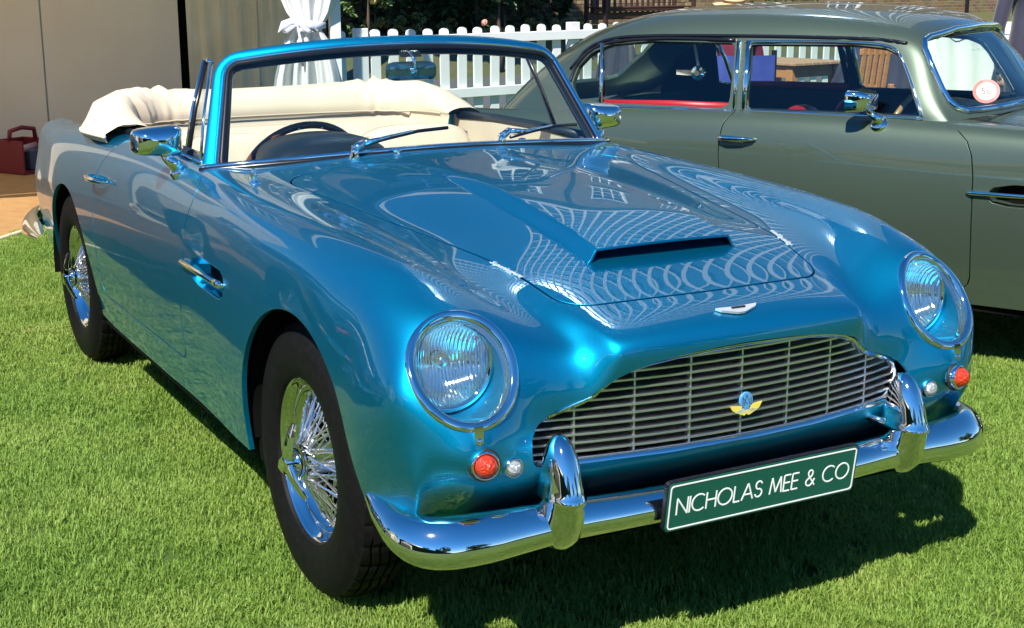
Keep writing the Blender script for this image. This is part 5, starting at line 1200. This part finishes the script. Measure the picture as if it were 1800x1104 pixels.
# tree whose crown shades that stretch of wall
tb = at(548, 60, 19.5); tr = empty('shade_tree', (tb.x, tb.y, 0), 0, 'broad leafy tree whose shade darkens the house wall', 'tree')
cc = dp_+Vector((SUN.x, SUN.y, SUN.z))*(5.2/SUN.z)-Vector((tb.x, tb.y, 0)); b = MB(); b.tube([(0,0,0),(.05,.05,1.2),(cc.x*.3,cc.y*.3,2.6),(cc.x*.7,cc.y*.7,4.2),(cc.x,cc.y,cc.z)], [.17,.15,.12,.09,.05], 9)
for k in range(6):
    a_ = k*1.05; b.tube([(cc.x*.6,cc.y*.6,3.7), (cc.x*.8+math.cos(a_)*.8, cc.y*.8+math.sin(a_)*.8, 4.8), (cc.x+math.cos(a_)*1.8, cc.y+math.sin(a_)*1.8, cc.z+.2)], [.07,.05,.02], 6)
b.build('trunk', bark, tr, smooth=True)
leafy('crown', cc, (1.9,2.5,1.5), 6500, .34, lm_hedge, tr, 21, flat=.7)
# ---- low plants at the foot of the bank
for i, (px, py, D) in enumerate(((735,92,24),(790,96,24.2),(848,90,24.3),(905,92,24.6),(958,90,25),(690,95,24),(640,96,23.5),(992,50,26.2),(930,48,26.0),(1003,86,25.4))):
    p = wall_pt(px, py, 1.0+.12*(i % 5)); z0 = bank(p); o = leafy('dry_plant', (0,0,.14), (.34,.30,.20), 170, .10, leaf_mat('dry_leaf', (.20,.17,.06), (.10,.13,.035)), None, 40+i); o.location = (p.x, p.y, z0); tag(o, 'straggly dry border plant at the foot of the wall bank', 'plant', 'dry plants along the bank')
hp = wall_pt(1372, -6, .6); o = leafy('hedge', (0,0,.55), (.95,.3,.62), 1500, .07, lm_hedge, None, 77); o.location = (hp.x, hp.y, .55); o.rotation_euler = (0,0,rot_w); tag(o, 'clipped green hedge just over the saloon roof', 'hedge')
# ------------------------------------------------------------------ garden furniture and people seen through the saloon's windows
teak = mat('warm_teak', (.42,.17,.055), .5, noise=(10, (.50,.23,.09), .35, .7, (1,1,8)))
teak2 = mat('weathered_teak', (.36,.20,.11), .6, noise=(12, (.45,.28,.17), .35, .7, (1,8,1)))
def yaw_to(v): return math.atan2(v.y, v.x)
VD = Vector((-.875,.484,0)); VR = Vector((.484,.875,0))      # away from the camera, to its right
ryaw = yaw_to(VR)
t0 = at(1335, 100, 12.9); t1 = at(1452, 104, 12.3)
tbl = empty('garden_table', ((t0.x+t1.x)/2-.35*VD.x*-1, (t0.y+t1.y)/2+.35*VD.y, 0), yaw_to(t1-t0), 'teak garden table in front of the picket fence', 'table'); TL = (t1-t0).length*1.12
for k in range(6):
    b = MB(); b.box((0, -.30+.12*k, .735), (TL, .112, .026), bev=.004); b.build('table_plank', teak2, tbl)
b = MB(); b.box((0,-.31,.665), (TL-.12,.025,.10)); b.build('apron', teak, tbl); b = MB(); b.box((0,.31,.665), (TL-.12,.025,.10)); b.build('apron', teak, tbl)
for x in (-TL/2+.09, TL/2-.09):
    b = MB(); b.box((x,0,.665), (.025,.56,.10)); b.build('apron', teak, tbl)
    for y in (-.29,.29): b = MB(); b.box((x,y,.36), (.075,.075,.72), bev=.004); b.build('leg', teak, tbl)
b = MB(); b.box((0,-.29,.50), (TL-.2,.03,.045)); b.build('stretcher', teak, tbl)
def slat_chair(p, rz, label, zt=.97):
    o = empty('garden_chair', (p.x, p.y, 0), rz, label, 'chair')
    def bx(nm, c_, d_, rot=None): b = MB(); b.box(c_, d_, rot, bev=.005); return b.build(nm, teak, o)
    for k in range(5): bx('back_slat', (-.11+.055*k, .20+.04, .70), (.040,.018,zt-.42), Matrix.Rotation(-.16,3,'X'))
    bx('back_rail', (0,.19,.50), (.40,.03,.07)); bx('back_rail', (0,.27,zt-.10), (.30,.02,.05))
    for k in range(6): bx('seat_slat', (0,-.20+.075*k,.43), (.42,.055,.02))
    for x in (-.20,.20):
        bx('leg', (x,-.20,.22), (.04,.045,.44)); bx('leg', (x,.20,.33), (.04,.045,.66)); bx('arm_rest', (x*1.1,-.01,.62), (.05,.44,.025))
    return o
cp1 = at(1503, 145, 11.3); slat_chair(cp1, ryaw+math.pi+.35, 'teak slatted garden chair in front of the dark draped chair', 1.02)
navyc = mat('navy_cloth', (.022,.022,.042), .8, noise=(5, (.03,.03,.06), .4, .7), sheen=.3)
def coat_chair(p, rz, label, hw, zt):
    """folding chair with a coat hung over its back"""
    o = empty('draped_chair', (p.x, p.y, 0), rz, label, 'chair')
    for x in (-hw*.7, hw*.7):
        b = MB(); b.tube([(x,.22,0), (x,-.16,.86)], .016, 8); b.tube([(x,-.22,0),(x,.18,.46)], .016, 8); b.build('leg', M['trim'], o, smooth=True)
    b = MB(); b.box((0,.0,.45), (hw*1.6,.40,.03), bev=.008); b.build('seat', M['trim'], o)
    rows = []
    for t in np.linspace(0, 1, 15):
        z = zt-.62*t; wd = hw*(.55+.55*t**.8); row = []
        for k in range(41):
            u = k/40*2-1; row.append(Vector((u*wd, -.10-.10*t+.035*math.sin(u*9+t*3)*(.3+t)+.10*(u*u)+( .05 if t == 0 else 0), z-.05*abs(u)**2*(1-t)+.0)))
        rows.append(row)
    rows = [[Vector((v.x, v.y+.12, v.z-.02)) for v in rows[0]]]+rows
    b = MB(); b.grid(rows); b.build('coat', navyc, o, smooth=True); return o
coat_chair(at(1085, 158, 11.9), ryaw, 'folding chair draped with a dark navy coat behind the saloon quarter window', .22, 1.02)
coat_chair(at(1545, 145, 11.9), ryaw-.1, 'wide chair draped with a dark navy coat behind the teak chair', .42, 1.08)
# ---- people: one skinned body each
def body_mesh(name, pts, edges, rad, m_, parent=None, lv=2):
    me = bpy.data.meshes.new(name); me.from_pydata(pts, edges, []); o = bpy.data.objects.new(name, me); C.objects.link(o)
    sk = o.modifiers.new('skin', 'SKIN'); o.modifiers.new('sub', 'SUBSURF').levels = lv; o.modifiers['sub'].render_levels = lv
    for v, r in zip(me.skin_vertices[0].data, rad): v.radius = r if isinstance(r, tuple) else (r, r)
    me.skin_vertices[0].data[0].use_root = True; dg = bpy.context.evaluated_depsgraph_get(); dg.update(); nm = bpy.data.meshes.new_from_object(o.evaluated_get(dg)); bpy.data.objects.remove(o)
    nm.name = name; nm.materials.clear(); nm.materials.append(m_); nm.polygons.foreach_set('use_smooth', [True]*len(nm.polygons)); q = bpy.data.objects.new(name, nm); C.objects.link(q); q.parent = parent; return q
skin_m = mat('skin', (.50,.28,.19), .5); maroon = mat('maroon_knit', (.20,.012,.028), .8, noise=(14, (.26,.02,.04), .4, .7)); denim = mat('blue_canvas', (.045,.060,.30), .75, noise=(8, (.06,.08,.36), .4, .7)); straw = mat('straw', (.62,.44,.24), .8, bump=(120,.5,.004))
pp = at(1288, 100, 11.6); person = empty('person', (pp.x, pp.y, 0), ryaw+math.pi+.2, 'seated person in a maroon top and straw hat on a blue canvas chair', 'person')
pts = [(0,0,.50),(0,.02,.68),(0,.03,.88),(0,.02,1.00),(0,0,1.08),(0,-.01,1.15), (.10,-.05,.50),(.12,-.45,.50),(.12,-.47,.10),(.12,-.58,.05), (-.10,-.05,.50),(-.12,-.45,.50),(-.12,-.47,.10),(-.12,-.58,.05), (.19,.02,.97),(.25,-.02,.74),(.20,-.24,.66),(.18,-.32,.66), (-.19,.02,.97),(-.25,-.02,.74),(-.20,-.24,.66),(-.18,-.32,.66)]
ed = [(0,1),(1,2),(2,3),(3,4),(4,5),(0,6),(6,7),(7,8),(8,9),(0,10),(10,11),(11,12),(12,13),(3,14),(14,15),(15,16),(16,17),(3,18),(18,19),(19,20),(20,21)]
rad = [(.17,.12),(.15,.11),(.18,.12),(.16,.10),.055,.052,.085,.065,.045,.035,.085,.065,.045,.035,.06,.048,.036,.03,.06,.048,.036,.03]
body_mesh('body', pts, ed, rad, maroon, person)
b = MB(); rows = []
for z, rx, ry in ((1.10,.045,.05),(1.13,.062,.075),(1.17,.072,.092),(1.22,.076,.098),(1.27,.074,.096),(1.31,.058,.075),(1.335,.02,.03)):
    rows.append([Vector((rx*math.cos(a), -.03+ry*math.sin(a)-(.010 if (math.sin(a) < -.95 and 1.15 < z < 1.2) else 0), z)) for a in np.linspace(0, 2*math.pi, 25)[:-1]])
b.grid(rows, wrap=True); b.build('head', skin_m, person, smooth=True)
b = MB(); b.lathe([(.0001,.11),(.06,.108),(.082,.09),(.088,.03),(.092,.01),(.15,.0),(.175,.012),(.15,-.004),(.09,.0)], 32, Matrix.Translation((0,-.02,1.265)) @ Matrix.Rotation(-.12,4,'X')); ht = b.build('straw_hat', straw, person, smooth=True)
b = MB(); b.lathe([(.0895,.012),(.0885,.045)], 32, Matrix.Translation((0,-.02,1.2655)) @ Matrix.Rotation(-.12,4,'X')); b.build('hat_band', mat('hat_band', (.10,.05,.02), .7), ht, smooth=True)
for s in (-1, 1):
    b = MB()
    for k in range(4): b.tube([(s*.175+.016*(k-1.5), -.34, .655), (s*.165+.017*(k-1.5), -.39, .652), (s*.16+.016*(k-1.5), -.425+.006*abs(k-1.4), .64)], [.009,.0085,.006], 6)
    b.tube([(s*.20,-.31,.66),(s*.145,-.35,.66),(s*.135,-.385,.655)], [.010,.010,.007], 6); b.lathe([(.0001,.012),(.035,.008),(.036,-.008),(.0001,-.012)], 14, Matrix.Translation((s*.178,-.335,.657))); b.build('hand', skin_m, person, smooth=True)
ch = empty('canvas_chair', (pp.x, pp.y, 0), ryaw+math.pi+.2, 'blue canvas folding chair under the person in the straw hat', 'chair')
b = MB(); rows = []
for z in (.62,.70,.80,.87): rows.append([Vector((x, .17+.05*math.cos(x*4.5)-.0, z)) for x in np.linspace(-.30,.30,13)])
b.grid(rows); b.build('back_panel', denim, ch, smooth=True)
b = MB(); b.box((0,-.06,.42), (.52,.44,.02), bev=.006); b.build('seat', denim, ch)
for x in (-.30,.30):
    b = MB(); b.box((x,.16,.60), (.035,.03,.62)); b.build('post', M['trim'], ch); b = MB(); b.box((x,-.03,.60), (.05,.42,.025)); b.build('arm_rest', teak, ch)
    for s in (-1, 1): b = MB(); b.tube([(x, s*.24, 0), (x, -s*.20, .44)], .016, 6); b.build('leg', M['trim'], ch, smooth=True)
# standing person in navy at the right
p2 = at(1808, 100, 10.2); pb = empty('person', (p2.x, p2.y, 0), ryaw+.25, 'standing person in a dark navy suit behind the saloon windscreen', 'person')
pts = [(0,0,.95),(0,.0,1.12),(0,.02,1.30),(0,.01,1.42),(0,0,1.50),(0,-.01,1.57),(.09,0,.88),(.11,-.01,.50),(.11,.02,.10),(.12,-.12,.05),(-.09,0,.88),(-.11,-.01,.50),(-.11,.02,.10),(-.12,-.12,.05),(.20,.01,1.40),(.26,.02,1.12),(.27,-.05,.88),(.27,-.08,.80),(-.20,.01,1.40),(-.26,.02,1.12),(-.27,-.05,.88),(-.27,-.08,.80)]
rad = [(.17,.12),(.155,.11),(.18,.12),(.17,.10),.055,.052,.095,.07,.055,.045,.095,.07,.055,.045,.065,.052,.042,.036,.065,.052,.042,.036]
body_mesh('body', pts, ed, rad, navyc, pb); b = MB(); rows = []
for z, rx, ry in ((1.52,.045,.05),(1.55,.062,.075),(1.59,.072,.092),(1.64,.076,.098),(1.69,.074,.096),(1.73,.058,.075),(1.755,.02,.03)): rows.append([Vector((rx*math.cos(a), -.03+ry*math.sin(a), z)) for a in np.linspace(0, 2*math.pi, 25)[:-1]])
b.grid(rows, wrap=True); b.build('head', skin_m, pb, smooth=True); b = MB(); rows = []
for z, rx, ry, yo in ((1.62,.08,.075,.035),(1.68,.084,.098,.006),(1.73,.072,.085,-.01),(1.772,.02,.03,-.02)): rows.append([Vector((rx*math.cos(a), -.02+yo+ry*math.sin(a), z)) for a in np.linspace(0, 2*math.pi, 25)[:-1]])
b.grid(rows, wrap=True); b.build('hair', M['trim'], pb, smooth=True)
for s in (-1, 1):
    b = MB()
    for k in range(4): b.tube([(s*.272, -.105+.018*k, .80), (s*.270, -.11+.018*k, .745), (s*.262, -.112+.018*k, .71+.006*abs(k-1.5))], [.009,.0085,.006], 6)
    b.tube([(s*.265,-.115,.81),(s*.25,-.135,.775),(s*.248,-.14,.745)], [.010,.010,.007], 6); b.lathe([(.0001,.014),(.036,.009),(.036,-.009),(.0001,-.014)], 14, frame((s*.272,-.08,.80),(1,0,0))); b.build('hand', skin_m, pb, smooth=True)
# ---- white canvas screen seen through the saloon's windscreen
q0 = at(1646, 60, 10.6); q1 = at(1790, 60, 10.6); ws_ = empty('canvas_screen', (q0.x, q0.y, 0), yaw_to(Vector((q1.x-q0.x, q1.y-q0.y, 0))), 'white canvas screen on a cord beyond the saloon windscreen', 'screen'); Lw = ((q1-q0).to_2d()).length+.15
canv = mat('white_canvas', (.74,.76,.73), .8, bump=(4,.5,.03,(1,1,.4)))
b = MB(); b.grid([[Vector((Lw*k/30, .012*math.sin(k*.9+z*2)+.02*math.exp(-k/6)*math.sin(z*9+k*.8), z)) for k in range(31)] for z in np.linspace(.03, 1.16, 14)]); b.build('canvas', canv, ws_, smooth=True)
for x in (-.01, Lw+.01): b = MB(); b.tube([(x,0,0),(x,0,1.25)], .014, 8); b.build('pole', M['whitewood'], ws_, smooth=True)
b = MB(); b.tube([(0,-.03,1.075),(Lw*.5,-.03,1.06),(Lw,-.03,1.08)], .004, 5); b.build('cord', M['trim'], ws_, smooth=True)
q2 = at(1624, 110, 10.9); b = MB(); b.grid([[Vector((-.07+.02*k, .015*math.sin(k*1.7), z)) for k in range(8)] for z in np.linspace(.02, 1.12, 8)]); o = b.build('canvas_strip', canv, None, smooth=True); o.location = (q2.x, q2.y, 0); o.rotation_euler = (0,0,ryaw); tag(o, 'narrow white canvas strip left of the canvas screen', 'canvas strip')
# ------------------------------------------------------------------ grass: leaf tufts scattered over the lawn near the cars
def blade_tuft(seed, n, r, h):
    rnd = random.Random(seed); V = []; F = []
    for i in range(n):
        a = rnd.uniform(0, 6.283); d = r*math.sqrt(rnd.random()); x, y = d*math.cos(a), d*math.sin(a); hh = h*rnd.uniform(.55,1.15); w_ = rnd.uniform(.0011,.0021)
        la = rnd.uniform(0, 6.283); ln = hh*rnd.uniform(.15,.95); dx, dy = math.cos(la), math.sin(la); px, py = -dy*w_, dx*w_; i0 = len(V)
        m1 = (x+dx*ln*.35, y+dy*ln*.35, hh*.62); tp_ = (x+dx*ln, y+dy*ln, hh*(1-.25*(ln/hh)**2))
        V += [(x-px,y-py,-.004),(x+px,y+py,-.004),(m1[0]+px*.8,m1[1]+py*.8,m1[2]),(m1[0]-px*.8,m1[1]-py*.8,m1[2]),tp_]; F += [(i0,i0+1,i0+2,i0+3),(i0+3,i0+2,i0+4)]
    return V, F
def grass_mat():
    m = bpy.data.materials.new('grass_blade'); m.use_nodes = True; n = m.node_tree.nodes; l = m.node_tree.links; b_ = n['Principled BSDF']; o = n['Material Output']
    oi = n.new('ShaderNodeObjectInfo'); gi = n.new('ShaderNodeNewGeometry'); cr = n.new('ShaderNodeValToRGB'); e = cr.color_ramp.elements
    e[0].position = 0; e[0].color = (.13,.245,.035,1); e[1].position = 1; e[1].color = (.50,.46,.19,1); q = cr.color_ramp.elements.new(.5); q.color = (.24,.37,.065,1); q = cr.color_ramp.elements.new(.82); q.color = (.35,.44,.11,1)
    nz = n.new('ShaderNodeTexNoise'); nz.inputs['Scale'].default_value = 1.6; nz.inputs['Detail'].default_value = 3; l.new(gi.outputs['Position'], nz.inputs['Vector'])
    ad = n.new('ShaderNodeMath'); ad.operation = 'MULTIPLY_ADD'; ad.inputs[1].default_value = .55; l.new(gi.outputs['Random Per Island'], ad.inputs[0])
    sc = n.new('ShaderNodeMapRange'); sc.inputs[1].default_value = .3; sc.inputs[2].default_value = .72; sc.inputs[3].default_value = 0; sc.inputs[4].default_value = .48; l.new(nz.outputs[0], sc.inputs[0]); l.new(sc.outputs[0], ad.inputs[2]); l.new(ad.outputs[0], cr.inputs[0])
    l.new(cr.outputs[0], b_.inputs['Base Color']); b_.inputs['Roughness'].default_value = .5; b_.inputs['Specular IOR Level'].default_value = .35
    ts = n.new('ShaderNodeBsdfTranslucent'); l.new(cr.outputs[0], ts.inputs[0]); mx = n.new('ShaderNodeMixShader'); mx.inputs[0].default_value = .40; l.new(b_.outputs[0], mx.inputs[1]); l.new(ts.outputs[0], mx.inputs[2]); l.new(mx.outputs[0], o.inputs[0]); return m
M['grass'] = grass_mat()
tuft_col = bpy.data.collections.new('grass_tufts')
for i in range(6):
    V, F = blade_tuft(100+i, 120, .062, .024); me = bpy.data.meshes.new('grass_tuft'); me.from_pydata(V, [], F); me.materials.append(M['grass']); tuft_col.objects.link(bpy.data.objects.new('grass_tuft', me))
def scatter(name, poly, dens, label, smin, smax, seed):
    o = link_mesh(name, [Vector((x, y, .004)) for x, y in poly], [tuple(range(len(poly)))], gm, None, False)
    g = bpy.data.node_groups.new(name, 'GeometryNodeTree'); g.interface.new_socket('Geometry', in_out='INPUT', socket_type='NodeSocketGeometry'); g.interface.new_socket('Geometry', in_out='OUTPUT', socket_type='NodeSocketGeometry')
    n = g.nodes; l = g.links; gi = n.new('NodeGroupInput'); go = n.new('NodeGroupOutput'); dp = n.new('GeometryNodeDistributePointsOnFaces'); dp.inputs['Density'].default_value = dens; dp.inputs['Seed'].default_value = seed
    ci = n.new('GeometryNodeCollectionInfo'); ci.inputs[0].default_value = tuft_col; ci.inputs[1].default_value = True; ci.inputs[2].default_value = True
    ip = n.new('GeometryNodeInstanceOnPoints'); ip.inputs['Pick Instance'].default_value = True
    rv = n.new('FunctionNodeRandomValue'); rv.data_type = 'FLOAT_VECTOR'; rv.inputs[0].default_value = (-.14,-.14,0); rv.inputs[1].default_value = (.14,.14,6.283)
    rs = n.new('FunctionNodeRandomValue'); rs.data_type = 'FLOAT'; rs.inputs[2].default_value = smin; rs.inputs[3].default_value = smax
    jn = n.new('GeometryNodeJoinGeometry'); l.new(gi.outputs[0], dp.inputs[0]); l.new(dp.outputs[0], ip.inputs[0]); l.new(ci.outputs[0], ip.inputs['Instance']); l.new(rv.outputs[0], ip.inputs['Rotation']); l.new(rs.outputs[1], ip.inputs['Scale'])
    l.new(ip.outputs[0], jn.inputs[0]); l.new(gi.outputs[0], jn.inputs[0]); l.new(jn.outputs[0], go.inputs[0]); md = o.modifiers.new('scatter', 'NODES'); md.node_group = g
    return tag(o, label, 'grass', kind='stuff')
scatter('grass', [(2.0,-2.6),(2.2,1.6),(-.2,4.4),(-3.5,1.2),(-5.6,-.45),(e0.x+.02,e0.y),(-5.2,-1.6),(-1.2,-2.6)], 420, 'short mown sunlit grass under and around the cars', .75, 1.2, 1)
scatter('grass', [(-.2,4.4),(2.2,1.6),(2.6,4.4),(1.0,6.5),(-9.0,9.5),(-9.3,3.4),(-6.0,2.0),(-5.62,-.40),(-3.5,1.2)], 110, 'mown grass between the saloon and the picket fence', 1.0, 1.7, 2)
# ------------------------------------------------------------------ surroundings that show only as reflections in chrome and paint
def marquee_tent(x, y, w_, d_, rz, label):
    o = empty('white_marquee', (x, y, 0), rz, label, 'marquee'); b = MB(); h = 2.5
    for sx in (-1, 1):
        b.add([(sx*w_/2,-d_/2,0),(sx*w_/2,d_/2,0),(sx*w_/2,d_/2,h),(sx*w_/2,-d_/2,h)], [(0,1,2,3)])
    b.add([(-w_/2,d_/2,0),(w_/2,d_/2,0),(w_/2,d_/2,h),(-w_/2,d_/2,h)], [(0,1,2,3)]); b.build('wall', roofm, o)
    b = MB(); b.add([(-w_/2,-d_/2,h),(w_/2,-d_/2,h),(w_/2,d_/2,h),(-w_/2,d_/2,h),(0,0,h+1.9)], [(0,1,4),(1,2,4),(2,3,4),(3,0,4)]); b.build('roof', roofm, o)
    for sx in (-1, 1):
        for sy in (-1, 1): b = MB(); b.tube([(sx*w_/2, sy*d_/2, 0), (sx*w_/2, sy*d_/2, h)], .04, 6); b.build('pole', M['whitewood'], o)
    return o
marquee_tent(-5.5, -12.5, 5, 4, 3.3, 'white peaked marquee standing to the side of the blue car')
marquee_tent(1.5, -15, 5, 4, 3.1, 'second white peaked marquee nearer the front of the blue car')
rh = empty('red_brick_terrace', (14, -36, 0), 0, 'red brick terrace beyond the lawn behind the viewer', 'house')
b = MB(); b.box((0,-4,4.5), (34,8,9)); b.build('wall', mat('red_brick', (.30,.085,.045), .85, noise=(3,(.36,.12,.07),.4,.7)), rh)
b = MB(); b.add([(-17.3,.3,9),(17.3,.3,9),(17.3,-4,12),(-17.3,-4,12),(-17.3,-8.3,9),(17.3,-8.3,9)], [(0,1,2,3),(3,2,5,4)]); b.build('roof', mat('slate_roof', (.05,.05,.06), .6), rh)
wmh = wm[1.75]
for k in range(9):
    for z in (1.2, 5.0):
        o = bpy.data.objects.new('window', wmh[0]); C.objects.link(o); o.parent = rh; o.location = (-14.5+k*3.6, .02, z); o.rotation_euler = (0,0,math.pi)
def yard_tree(x, y, h, seed, label):
    o = empty('lawn_tree', (x, y, 0), 0, label, 'tree', 'trees round the lawn'); b = MB(); b.tube([(0,0,0),(.1,0,h*.3),(0,.1,h*.7)], [h*.035,h*.028,.05], 8); b.build('trunk', bark, o, smooth=True)
    leafy('crown', (0,0,h*.62), (h*.32,h*.32,h*.36), 1800, h*.075, lm_hedge, o, seed, flat=.7)
for i, (x, y, h) in enumerate(((19,-24,9),(27,-12,10),(31,3,8),(26,16,9.5),(14,27,8),(-18,-26,10),(10,-27,7),(-9,-25,8),(38,-25,11))): yard_tree(x, y, h, 300+i, 'leafy tree standing round the lawn behind the viewer')
hb = []
for k in range(60):
    a = 2*math.pi*k/60; hb.append((a, 3.2+1.6*math.sin(k*1.7)+1.2*math.sin(k*.6)))
rows = []
for zf in (0, .5, .85, 1.0): rows.append([Vector((64*math.cos(a)*(1-.02*zf), 64*math.sin(a)*(1-.02*zf), max(.8, h)*zf)) for a, h in hb])
b = MB(); b.grid(rows, wrap=True); tag(b.build('far_trees', mat('far_foliage', (.03,.055,.025), .9, noise=(1.5,(.05,.08,.03),.4,.7)), None), 'far dark belt of trees all round the grounds', 'tree belt', kind='stuff')

yh = empty('added_hedge', (16, -19, 0), 0, 'unseen tall dark hedge added beside the lawn to darken the blue flank', 'hedge')  # added out of view to keep pale sky reflections off the flank
rnd_ = random.Random(9); b = MB(); b.grid([[Vector((x+rnd_.uniform(-.1,.1), sy*1.1*(1 if z < 4.8 else .8)+rnd_.uniform(-.12,.12), z+rnd_.uniform(-.12,.12)*(z > 0))) for x in np.linspace(-19, 24, 60)] for sy, z in ((1,0),(1,1.7),(1,3.4),(1,5.1),(-1,5.1),(-1,2.5),(-1,0))]); b.build('foliage', mat('yew', (.020,.038,.016), .85, noise=(3,(.035,.06,.022),.4,.7), bump=(9,1,.15)), yh)

# a dark car parked to the right, mirrored in the blue car's flank
dk = paint_mat('black_paint', (.010, .012, .016), (.02, .02, .03), .3, .3)
pk = copy_tree(gcar); pk.name = 'parked_car'; pk.location = (-2.3, -2.62, 0); pk.rotation_euler = (0, 0, .06); tag(pk, 'black saloon parked to the right of the blue car, outside the view', 'car')
def repaint(o):
    for ch in o.children:
        for sl_ in ch.material_slots:
            if sl_.material == M['green']: sl_.link = 'OBJECT'; sl_.material = dk
        repaint(ch)
bpy.context.view_layer.update(); repaint(pk)
for nm in ('windscreen_sticker',):
    for q in [c_ for c_ in pk.children if c_.name.split('.')[0] == nm]:
        for r in list(q.children): bpy.data.objects.remove(r)
        bpy.data.objects.remove(q)
